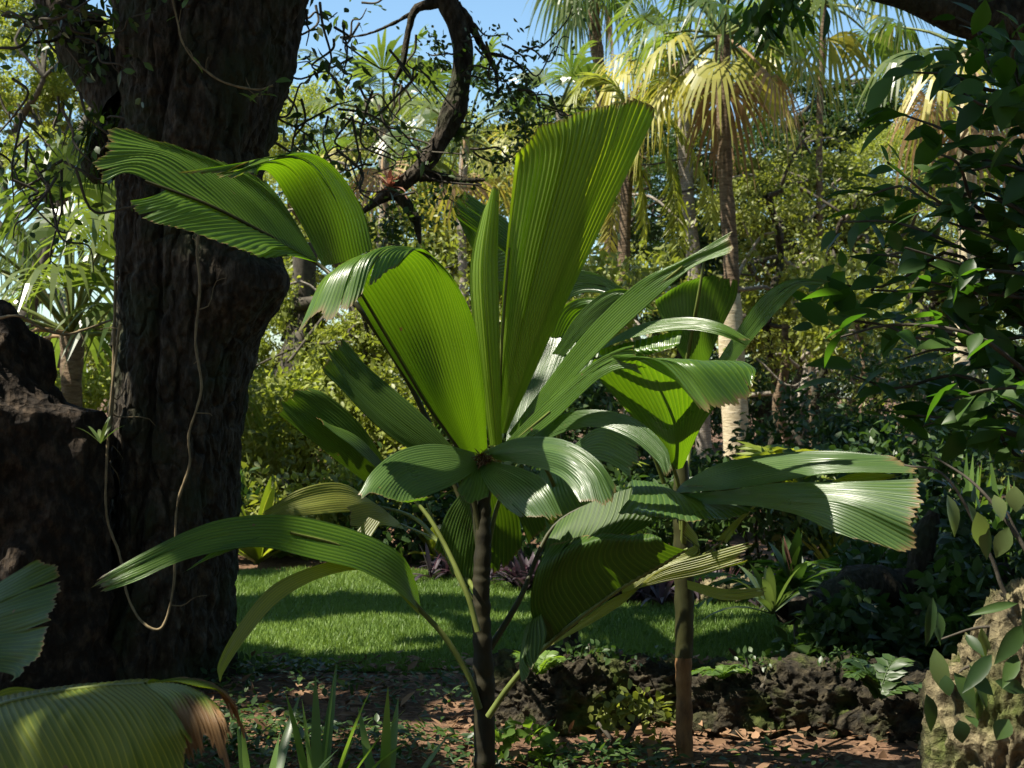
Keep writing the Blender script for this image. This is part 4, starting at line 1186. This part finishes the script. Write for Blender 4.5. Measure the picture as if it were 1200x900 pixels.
hb = P(930, 690, 7.6)
straps(mb, hb, 14, .36, .07, .4, 1.5, .35)
mb.build('foliage', M['dark'], ti)
mb = MB()
straps(mb, hb, 3, .36, .06, 1.2, 1.5, .1, az=(2.8, 3.5))
rl = mb.build('young_leaf', M['pink'], ti)
rl['label'] = 'dull red young leaf'

# bird-of-paradise and other strappy plants at the right
for i, (px_, d_, n_, L_, mt, lab) in enumerate([
    (1130, 9.0, 34, 1.15, 'strap', 'upright strap-leaved clump, sunlit, under the pale palm trunk'),
    (1185, 8.6, 28, 1.2, 'strap', 'upright strap-leaved clump at the right edge above the limestone'),
    (1075, 9.4, 22, .9, 'dark', 'dim upright strap-leaved clump beside the wide horizontal leaf'),
    (985, 10.5, 20, .8, 'lime', 'yellow-green strap-leaved clump in the dark understorey')]):
    mb = MB()
    straps(mb, P(px_, 700, d_) * [1, 1, 0], n_, L_, .06, .9, 1.5, .3)
    tag(mb.build('strap_plant', M[mt]), lab, 'plant', 'strap-leaved clumps')

# dark broad-leaved shrub in front, right
bs = thing('broadleaf_shrub', 'dark broad-leaved shrub filling the upper right, nearest the camera', 'shrub', (2.35, 5.4, 0))
st_ = MB()
lf_ = MB()
st_.tube([(2.4, 5.4, -.02), (2.32, 5.4, .9), (2.2, 5.4, 1.7), (2.05, 5.4, 2.4), (1.95, 5.4, 3.2)], [.04, .035, .03, .024, .012], 8, m=26, wob=.1)
ends = [(1070, 85), (1060, 135), (1040, 190), (1015, 230), (985, 260), (950, 330), (940, 370), (985, 395), (1000, 440), (1030, 480), (1060, 420), (1090, 330), (1110, 260), (1100, 180), (1130, 110), (1150, 60), (1180, 20), (1160, 160),
        (1180, 230), (1150, 300), (1130, 380), (1170, 430), (1110, 470), (1190, 350), (1190, 120), (1160, 500), (1080, 500), (1060, 290), (1120, 20), (1020, 340), (1060, 370), (1180, 480), (1140, 200), (1090, 240), (1010, 300)]
for (ex, ey) in ends:
    d_ = RNG.uniform(5.0, 5.9)
    e = P(ex, ey, d_)
    zz = min(max(e[2] - RNG.uniform(.1, .5), .9), 3.0)
    s0 = np.array([np.interp(zz, [0, .9, 1.7, 2.4, 3.2], [2.4, 2.32, 2.2, 2.05, 1.95]), 5.4, zz])
    pts = limb_path(s0, e, .08, 5, .25)
    st_.tube(pts, np.linspace(.012, .004, 5), 6, m=14)
    k = 20
    c_ = cr(pts, k + 3)[3:] + RNG.normal(size=(k, 3)) * [.05, .08, .05]
    dr_ = nrm(pts[-1] - pts[0])
    ax = dr_ * .9 + rdir(k) * .8 - [0, 0, .25]
    sz = RNG.uniform(.07, .19, k)
    leaves(lf_, c_, ax, rdir(k) * .6 + [0, -.35, .9], sz, sz * RNG.uniform(.42, .6, k), tmpl_leaf(6, RNG.uniform(.02, .25), RNG.uniform(.05, .3), RNG.uniform(.75, 1.0)))
st_.build('stem', M['twig'], bs)
lf_.build('foliage', M['broad'], bs)
# climbing plant with hanging pale leaves above and over the limestone
cl = thing('climbing_plant', 'climber with hanging pointed leaves above and over the limestone rock', 'plant', (2.0, 4.6, 0))
st_ = MB()
lf_ = MB()
for pts in [[(1240, 800, 4.5), (1180, 700, 4.5), (1160, 650, 4.5), (1110, 560, 4.5), (1060, 545, 4.6)], [(1240, 760, 4.4), (1210, 660, 4.35), (1150, 575, 4.4), (1095, 535, 4.5)], [(1240, 760, 4.3), (1200, 740, 4.3), (1150, 735, 4.3), (1100, 750, 4.35)], [(1240, 700, 4.4), (1200, 640, 4.4), (1180, 600, 4.4)], [(1240, 850, 4.3), (1190, 790, 4.3), (1140, 780, 4.32), (1110, 800, 4.34)]]:
    st_.tube([P(*q) for q in pts], np.linspace(.009, .003, len(pts)), 6, m=24)
hang = [(1110, 580), (1133, 588), (1155, 612), (1182, 618), (1165, 580), (1190, 570), (1145, 600), (1095, 760), (1150, 735), (1185, 760)]
n = len(hang)
pos = np.array([P(a, b_, RNG.uniform(4.22, 4.4)) for a, b_ in hang])
ax = np.stack([RNG.normal(size=n) * .35, -.2 + RNG.normal(size=n) * .25, -np.ones(n)], -1)
leaves(lf_, pos, ax, np.stack([RNG.normal(size=n) * .4, -np.ones(n), np.full(n, .4)], -1), RNG.uniform(.08, .15, n), RNG.uniform(.036, .06, n), LF)
st_.build('stem', M['twig'], cl)
lf_.build('foliage', M['pale'], cl)
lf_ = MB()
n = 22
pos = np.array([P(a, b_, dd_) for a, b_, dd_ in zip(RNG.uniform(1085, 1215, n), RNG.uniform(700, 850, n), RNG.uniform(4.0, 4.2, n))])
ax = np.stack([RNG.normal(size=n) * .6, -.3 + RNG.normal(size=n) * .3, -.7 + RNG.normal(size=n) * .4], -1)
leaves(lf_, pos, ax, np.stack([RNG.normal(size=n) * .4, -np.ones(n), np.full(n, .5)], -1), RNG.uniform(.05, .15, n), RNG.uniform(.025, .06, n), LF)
lf_.build('dark_foliage', M['dark'], cl)  # second leaf set of the climber, in a darker green

# small epiphytes
mb = MB()
straps(mb, P(118, 520, 6.4), 9, .17, .02, .4, 1.3, .3)
tag(mb.build('epiphyte', M['pale']), 'pale strappy epiphyte in the gap beside the dark trunk', 'plant')
mb = MB()
straps(mb, P(457, 222, 8.36), 26, .16, .025, .0, 1.5, .4)
tag(mb.build('bromeliad', M['pink']), 'pinkish bromeliad growing on the crooked hanging limb', 'bromeliad')
mb = MB()
for _ in range(14):
    a = P(RNG.uniform(98, 138), RNG.uniform(140, 185), 6.95)
    straps(mb, a, 12, .16, .012, -.6, 1.4, .7)
tag(mb.build('epiphyte', M['oakleaf']), 'dark shaggy epiphyte clump on the left side of the trunk', 'plant')

# ------------------------------------------------------------------ hedge and planting behind the lawn
specs = [
    ('dark', -2.6, 12.2, .55, .75, 'glossy dark shrub directly right of the great trunk base'),
    ('mid', -1.75, 12.3, .6, .8, 'mid-green shrub behind the lawn, under the low arching leaf'),
    ('dark', -.95, 12.0, .55, .7, 'dark shrub behind the lawn, left of the palm stem'),
    ('mid', -.25, 12.2, .5, .8, 'leafy shrub behind the lawn, hidden by the palm stem'),
    ('dark', .35, 11.6, .6, .75, 'dark rounded shrub behind the purple plants'),
    ('dark', 1.1, 11.0, .55, .8, 'deep green shrub behind the drooping pale-ribbed leaf'),
    ('dark', 1.9, 11.2, .6, .8, 'dark shrub behind the tan edging stones'),
    ('dark', 2.7, 10.6, .7, 1.0, 'dark shrub beyond the wide horizontal leaf'),
    ('dark', 3.5, 10.8, .8, 1.1, 'dark shrub below the pale palm trunk'),
    ('mid', 4.3, 10.5, .7, 1.2, 'mid-green shrub at the far right of the understorey'),
    ('dark', 2.2, 8.3, .42, .5, 'near-black shrub in the hollow behind the log'),
    ('dark', 1.62, 6.75, .3, .42, 'dim leafy shrub above the boulders, beside the pale bromeliad'),
    ('dark', 2.15, 6.7, .34, .5, 'dim leafy shrub above the boulders, beside the limestone rock'),
    ('dark', 2.5, 7.4, .4, .9, 'tall dim shrub behind the limestone rock'),
    ('dark', 2.9, 8.5, .5, .6, 'near-black shrub behind the limestone rock'),
]
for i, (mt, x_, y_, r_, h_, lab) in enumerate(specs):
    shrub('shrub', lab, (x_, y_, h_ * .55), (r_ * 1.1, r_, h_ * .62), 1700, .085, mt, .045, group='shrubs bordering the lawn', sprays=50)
for i, (x_, y_, lab) in enumerate([(-.35, 10.9, 'purple-leaved plant nearest the palm stem'), (.15, 10.4, 'purple-leaved plant glimpsed between stem and drooping leaf'), (.55, 10.0, 'purple-leaved plant under the drooping pale-ribbed leaf'), (.95, 9.8, 'purple-leaved plant left of the orange-brown trunk'), (1.3, 9.9, 'purple-leaved plant beside the tan edging stones'), (1.9, 9.4, 'purple-leaved plant behind the ti plant')]):
    mb = MB()
    for _ in range(12):
        straps(mb, (x_ + RNG.normal() * .16, y_ + RNG.normal() * .1, .02), 9, .36, .04, .4, 1.4, .5)
    tag(mb.build('purple_plant', M['purple']), lab, 'plant', 'purple-leaved plants behind the lawn')
for x_, y_, L_, mt, lab in [(-2.08, 11.6, .8, 'lime', 'yellow-striped cordyline beside the great trunk'), (-1.95, 12.0, .6, 'strap', 'green cordyline under the low arching leaf'), (-.6, 11.7, .5, 'lime', 'lime-leaved clump behind the lawn near the palm stem')]:
    mb = MB()
    straps(mb, (x_, y_, .03), 26, L_, .11, .5, 1.5, .35)
    tag(mb.build('cordyline', M[mt]), lab, 'plant', 'cordylines')
lav = MB()
straps(lav, P(732, 545, 11), 16, .26, .05, .2, 1.4, .3)
lav.tube([P(732, 545, 11) * [1, 1, 0], P(732, 545, 11)], [.012, .01], 6)
tag(lav.build('dracaena', M['lime']), 'small lime dracaena on a bare stem, in the dark gap', 'plant')


# ------------------------------------------------------------------ fan palms
def fan_palm(label, base, top, rad, nl, Rf, tmat, droop=.5, dry=4, bright=0, el=(-.9, 1.1), pet=1.2, group='fan palms', dirs=None, nseg=24, lmat='fan', spread=4.0):
    base = np.asarray(base, float)
    top = np.asarray(top, float)
    o = thing('fan_palm', label, 'palm', tuple(base), group)
    mb = MB()
    mb.tube(limb_path(base - [0, 0, .1], top, 0, 5, .03), [rad * 1.25, rad * 1.02, rad, rad * .95, rad], 12, m=60, wob=.14)
    mb.build('trunk', M[tmat], o)
    for i in range(nl):
        if dirs:
            a, e, pl, kind = dirs[i % len(dirs)]
        else:
            a = i * 2.4 + RNG.normal() * .2
            e = el[1] - (el[1] - el[0]) * ((i + .5) / nl) + RNG.normal() * .1
            pl = pet * RNG.uniform(.8, 1.15)
            kind = 'dry' if i >= nl - dry else ('fany' if i >= nl - dry - bright else lmat)
        dv_ = np.array([math.cos(a) * math.cos(e), math.sin(a) * math.cos(e), math.sin(e)])
        hub = top + dv_ * pl - np.array([0, 0, .18 * pl * pl * max(math.cos(e), 0)])
        mid = top + dv_ * pl * .5
        m1 = MB()
        dd = nrm(dv_ + np.array([0, 0, -.45 if e < .5 else -.15]))
        up_ = np.array([-math.cos(a) * math.sin(e), -math.sin(a) * math.sin(e), math.cos(e)]) + RNG.normal(size=3) * .25
        fan_leaf(m1, hub, dd, up_, Rf * RNG.uniform(.85, 1.1), nseg, spread, droop * (1.25 if kind == 'dry' else 1), .8)
        lf = m1.build('frond', M[kind], o, smooth=False)
        m2 = MB()
        m2.tube([top, mid, hub], [.028, .02, .013], 5, m=8)
        m2.build('petiole', M['petiole'] if kind != 'dry' else M['dry'], lf)
    return o


def at(px, py, d):
    p = P(px, py, d)
    return p


def ground_at(px, d):
    return np.array([(px - 600) / F * d, d, 0])


fan_palm('fan palm with tall grey trunk and yellow drooping fronds, upper right', ground_at(828, 22), at(805, 66, 22), .115, 18, .95, 'palmtrunk', .7, 2, 8, (-.75, 1.1), .95)
bp_ = fan_palm('fan palm with brown trunk and straw-coloured base, next to the grey-trunked one', ground_at(868, 17.5), at(847, 42, 17.5), .095, 20, .85, 'palmtrunkd', .7, 2, 7, (-.8, 1.2), .85)
mb = MB()
mb.tube([ground_at(866, 17.48) - [0, 0, .1], at(861, 480, 17.47), at(856, 385, 17.47), at(853, 345, 17.47)], [.17, .16, .158, .15], 14, m=60, wob=.05)
mb.build('lower_trunk', M['palmtrunkw'], bp_)
fan_palm('fan palm whose fronds hang in the blue gap at the top', ground_at(742, 26), at(690, -30, 26), .12, 9, .95, 'palmtrunkd', .9, 1, 0, (-1.2, .4), .6)
fan_palm('fan palm with long hanging fronds right of the brown trunk', ground_at(955, 21), at(965, 5, 21), .05, 13, 1.0, 'palmtrunkd', .65, 0, 3, (-.7, .9), .95)
fan_palm('fan palm with pale slim trunk behind the broad-leaved shrub', ground_at(1124, 16), at(1134, 60, 16), .115, 12, .85, 'palmtrunkw', .8, 4, 2, (-1.1, .9), .8)
fan_palm('fan palm against the sky left of the great trunk', ground_at(82, 14), at(84, 392, 14), .11, 24, 1.1, 'palmtrunkd', .75, 2, 0, (.0, 1.4), 1.45, dirs=None)
fan_palm('fan palm showing a round pale frond left of the hanging limb', ground_at(440, 20), at(450, 150, 20), .075, 16, .85, 'palmtrunk', .35, 1, 3, (-.7, 1.3), 1.0)
fan_palm('fan palm behind the crooked limb, right of the split leaf', ground_at(530, 24), at(545, 160, 24), .08, 16, .9, 'palmtrunk', .4, 1, 5, (-.7, 1.2), 1.2)
fan_palm('fan palm low behind the tall pleated leaf', ground_at(650, 25), at(655, 130, 25), .08, 14, .9, 'palmtrunk', .4, 1, 4, (-.6, 1.2), 1.0)

# feather palm with hanging yellow-green fronds in the middle
o = thing('feather_palm', 'feather palm with hanging yellow-green fronds beside the grey trunk', 'palm', tuple(ground_at(735, 19)))
mb = MB()
mb.tube([ground_at(735, 19), at(730, 350, 19), at(738, 140, 19)], [.1, .09, .08], 10, m=30, wob=.1)
mb.build('trunk', M['palmtrunkd'], o)
for pts, mt in [([(738, 140), (730, 150), (722, 200), (718, 250), (712, 306)], 'fany'), ([(738, 140), (765, 150), (785, 190), (792, 240), (795, 300)], 'lime'), ([(738, 140), (755, 120), (795, 150), (825, 210), (835, 270)], 'lime'),
                ([(738, 140), (700, 130), (675, 170), (660, 220)], 'mid'), ([(738, 140), (720, 100), (690, 90), (665, 120)], 'mid'), ([(738, 140), (760, 100), (800, 100), (830, 130)], 'mid'), ([(738, 140), (745, 170), (752, 220), (756, 280)], 'lime')]:
    mb = MB()
    dd_ = 19 + RNG.normal() * .5
    feather(mb, [at(a, b_, 19 + (dd_ - 19) * i_ / 4) for i_, (a, b_) in enumerate(pts)], 44, .46, .04, .45, rr=.018, bend=.9)
    mb.build('frond', M[mt], o)

# ------------------------------------------------------------------ trees beyond
def ptree(name, label, px, d, crown, mat, leafL, dens, rt=.22, h=None, sprays=70, W=None, group='trees beyond the lawn'):
    cl_ = [(at(a, b_, d + RNG.normal() * .8), np.array([r_, r_ * .9, r_ * .75]) / F * d, wt) for a, b_, r_, wt in crown]
    return tree(name, label, ground_at(px, d), h or 3.2, rt, cl_, mat, leafL, dens, group=group, sprays=sprays, W=W)


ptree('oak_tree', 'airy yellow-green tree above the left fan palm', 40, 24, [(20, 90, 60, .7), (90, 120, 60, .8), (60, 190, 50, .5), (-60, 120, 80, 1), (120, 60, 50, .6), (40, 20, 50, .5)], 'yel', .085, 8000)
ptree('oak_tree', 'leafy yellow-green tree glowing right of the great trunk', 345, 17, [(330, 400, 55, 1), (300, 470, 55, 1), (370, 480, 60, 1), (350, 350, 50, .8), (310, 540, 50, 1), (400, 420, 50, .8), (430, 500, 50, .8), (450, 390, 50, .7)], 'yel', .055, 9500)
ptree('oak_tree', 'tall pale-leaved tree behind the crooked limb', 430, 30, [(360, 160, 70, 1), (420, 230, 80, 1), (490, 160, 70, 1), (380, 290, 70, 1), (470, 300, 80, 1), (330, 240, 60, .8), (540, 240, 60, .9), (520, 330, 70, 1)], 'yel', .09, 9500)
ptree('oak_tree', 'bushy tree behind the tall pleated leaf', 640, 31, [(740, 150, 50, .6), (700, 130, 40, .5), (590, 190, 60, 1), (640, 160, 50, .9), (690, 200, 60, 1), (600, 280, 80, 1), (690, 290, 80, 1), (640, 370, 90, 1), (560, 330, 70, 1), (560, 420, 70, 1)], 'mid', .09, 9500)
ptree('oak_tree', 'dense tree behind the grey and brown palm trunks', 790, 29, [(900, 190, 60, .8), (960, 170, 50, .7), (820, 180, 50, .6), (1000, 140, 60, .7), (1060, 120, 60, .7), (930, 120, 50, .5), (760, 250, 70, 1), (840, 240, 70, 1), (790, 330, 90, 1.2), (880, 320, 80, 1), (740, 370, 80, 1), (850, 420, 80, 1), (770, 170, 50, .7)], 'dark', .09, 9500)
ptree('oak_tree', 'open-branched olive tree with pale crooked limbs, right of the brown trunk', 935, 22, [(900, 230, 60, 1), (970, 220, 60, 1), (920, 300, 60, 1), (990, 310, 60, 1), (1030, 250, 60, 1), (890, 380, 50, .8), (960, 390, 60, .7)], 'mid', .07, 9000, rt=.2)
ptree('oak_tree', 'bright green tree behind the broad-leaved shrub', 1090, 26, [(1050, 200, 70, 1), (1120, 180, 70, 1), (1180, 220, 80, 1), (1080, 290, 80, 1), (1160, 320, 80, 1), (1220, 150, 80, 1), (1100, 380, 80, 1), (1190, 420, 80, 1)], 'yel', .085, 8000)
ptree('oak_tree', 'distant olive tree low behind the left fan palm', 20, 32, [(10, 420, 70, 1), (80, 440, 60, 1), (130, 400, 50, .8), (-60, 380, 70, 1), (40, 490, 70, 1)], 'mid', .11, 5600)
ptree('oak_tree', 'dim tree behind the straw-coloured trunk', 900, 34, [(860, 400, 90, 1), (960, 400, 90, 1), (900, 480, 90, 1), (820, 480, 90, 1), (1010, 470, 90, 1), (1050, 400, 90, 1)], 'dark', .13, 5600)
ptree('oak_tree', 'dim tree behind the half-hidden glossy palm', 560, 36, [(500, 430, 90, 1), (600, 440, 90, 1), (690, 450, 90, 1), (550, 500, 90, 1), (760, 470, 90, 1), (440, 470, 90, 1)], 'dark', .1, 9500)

# middle-distance understorey
us = [
    ('yel', -4.6, 15.5, 1.0, 1.4, 'yellow-green bush behind the great trunk'), ('mid', -3.2, 15.0, 1.0, 1.5, 'mid-green bush just right of the great trunk, beyond the hedge'), ('yel', -2.3, 15.5, .9, 1.5, 'sunlit bush behind the olive-yellow palm leaves'),
    ('mid', -1.2, 15.5, 1.0, 1.6, 'bush behind the dark left leaves of the tall palm'), ('dark', -.2, 15, .9, 1.6, 'dark bush directly behind the tall palm stem'), ('dark', .7, 14.5, .9, 1.5, 'dark bush behind the half-hidden palm'),
    ('dark', 1.7, 14.2, .8, .75, 'dark bush left of the straw-coloured trunk'), ('dark', 3.1, 14.0, .9, 1.2, 'dark bush right of the straw-coloured trunk'), ('dark', 4.0, 14.3, 1.0, 1.7, 'dark bush left of the pale slim trunk'), ('mid', 5.2, 14, 1.0, 1.8, 'bush right of the pale slim trunk'),
    ('dark', -5.6, 13, .9, 1.5, 'dark bush between the broken trunk and the great tree')]
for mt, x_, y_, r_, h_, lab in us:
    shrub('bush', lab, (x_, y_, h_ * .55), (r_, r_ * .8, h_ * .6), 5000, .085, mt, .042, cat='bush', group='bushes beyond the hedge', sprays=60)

for i, (px_, d_, r_, pts) in enumerate([
    (905, 19, .09, [(905, 540), (912, 460), (898, 380), (915, 300), (900, 230)]), (965, 20, .07, [(965, 540), (955, 470), (975, 400), (962, 330), (985, 260)]), (1020, 18, .06, [(1020, 540), (1028, 450), (1012, 380), (1035, 300)]),
    (660, 21, .08, [(650, 520), (662, 430), (650, 340), (668, 260), (655, 200)]), (420, 16, .05, [(420, 560), (412, 480), (430, 400), (415, 330)]), (352, 18, .06, [(350, 560), (358, 470), (346, 380), (366, 300), (350, 220)]), (705, 22, .07, [(705, 500), (700, 400), (715, 300), (708, 220)])]):
    lab = ['crooked dark tree left of the open-branched olive tree', 'leaning dark tree under the open-branched olive tree', 'thin dark crooked tree beside the broad-leaved shrub', 'dark crooked tree behind the tall pleated leaf', 'thin dark tree behind the split upper-left leaf', 'dark tree glimpsed right of the burl', 'dark tree beside the hanging feather fronds'][i]
    o = thing('young_tree', lab, 'tree', tuple(ground_at(px_, d_)), 'dark crooked trees')
    mb = MB()
    tp = [ground_at(px_, d_) - [0, 0, .1]] + [at(a, b_, d_ + RNG.normal() * .2) for a, b_ in pts]
    mb.tube(tp, np.linspace(r_ * 1.2, r_ * .4, len(tp)), 8, m=40, wob=.3)
    mb.build('trunk', M['bark'], o)
    cwn = MB()
    for q in range(9):
        k = RNG.integers(2, len(tp))
        e = tp[k] + RNG.normal(size=3) * [.9, .5, .5] + [0, 0, .3]
        mb = MB()
        mb.tube(limb_path(tp[k], e, .1, 5, .8), np.linspace(r_ * .4, .012, 5), 6, m=22, wob=.2)
        mb.build('limb', M['twig' if q % 3 else 'palmtrunk'], o)
        clump(cwn, e, .45, 330, .075, .035, LS, clumps=10)
    cwn.build('crown', M['mid'], o)

for i, (px_, d_, r_, lab) in enumerate([(752, 16, .045, 'thin pale trunk in the dark gap left of the second palm'), (706, 15, .06, 'short brown trunk glimpsed above the drooping leaf'), (1000, 17, .05, 'thin dark trunk in the right understorey'), (930, 18, .07, 'dark crooked trunk under the open-branched tree'), (640, 18, .06, 'thin trunk behind the glossy striped leaf')]):
    o = thing('young_tree', lab, 'tree', tuple(ground_at(px_, d_)), 'slim trunks in the understorey')
    mb = MB()
    mb.tube(limb_path(ground_at(px_, d_) - [0, 0, .1], at(px_ + RNG.normal() * 12, 380, d_), 0, 5, .2), [r_ * 1.2, r_, r_ * .9, r_ * .8, r_ * .6], 8, m=26, wob=.15)
    mb.build('trunk', M['palmtrunkw' if i == 0 else 'palmtrunkd'], o)
    mb = MB()
    clump(mb, at(px_, 370, d_), .6, 900, .11, .05, LS, clumps=20)
    mb.build('crown', M['mid'], o)

o = [x for x in bpy.data.objects if x.get('label', '').startswith('open-branched olive')][0]
mb = MB()
for pts in [[(935, 480), (945, 420), (930, 350), (942, 280), (938, 210), (925, 170)], [(940, 240), (915, 215), (880, 205), (850, 210)], [(938, 300), (965, 280), (990, 290)], [(935, 350), (900, 320), (870, 260)],
            [(940, 420), (960, 400), (962, 370), (968, 330)], [(935, 430), (915, 415), (900, 420)], [(942, 260), (975, 235), (1000, 230), (1020, 215)], [(945, 440), (990, 425), (1030, 415), (1060, 405)], [(935, 330), (905, 345), (885, 370)]]:
    w_ = .065 if len(pts) == 6 else .032
    mb.tube([at(a, b_, 21.2 + RNG.normal() * .3) for a, b_ in pts], np.linspace(w_, w_ * .35, len(pts)), 8, m=len(pts) * 6, wob=.4)
mb.build('limb', M['palmtrunk'], o)
tree('shade_tree', 'unseen dense tree added behind the viewpoint to darken the clearing', (-2.5, -5.5, 0), 4, .4, [((-5, -4, 3), (3, 2.2, 3.2), 1), ((-1, -6, 3), (3, 2, 3.2), 1), ((-2.5, -4.5, 7), (4, 3.2, 2), 1.3), ((-8, -1, 3.5), (2.2, 3, 3.5), 1), ((-1, -1.5, 6.8), (3, 2.5, 1.2), 1.2)], 'shade', .3, 2600, group=None)  # out of view, added to cut sky light from behind the camera
tree('shade_tree', 'unseen dense tree added behind the viewpoint, limestone rock side, to block sky light', (4.5, -4.5, 0), 4, .4, [((3.5, -5, 3), (3, 2, 3.2), 1), ((7, -2, 3), (2.2, 3, 3.4), 1), ((4.5, -3, 7), (4, 3.2, 2), 1.3), ((7.5, 3, 3.5), (2, 3, 3.4), 1), ((4, 1, 6.8), (3, 3, 1.2), 1.2)], 'shade', .3, 2600, group=None)  # second unseen blocker of sky light, added on the right
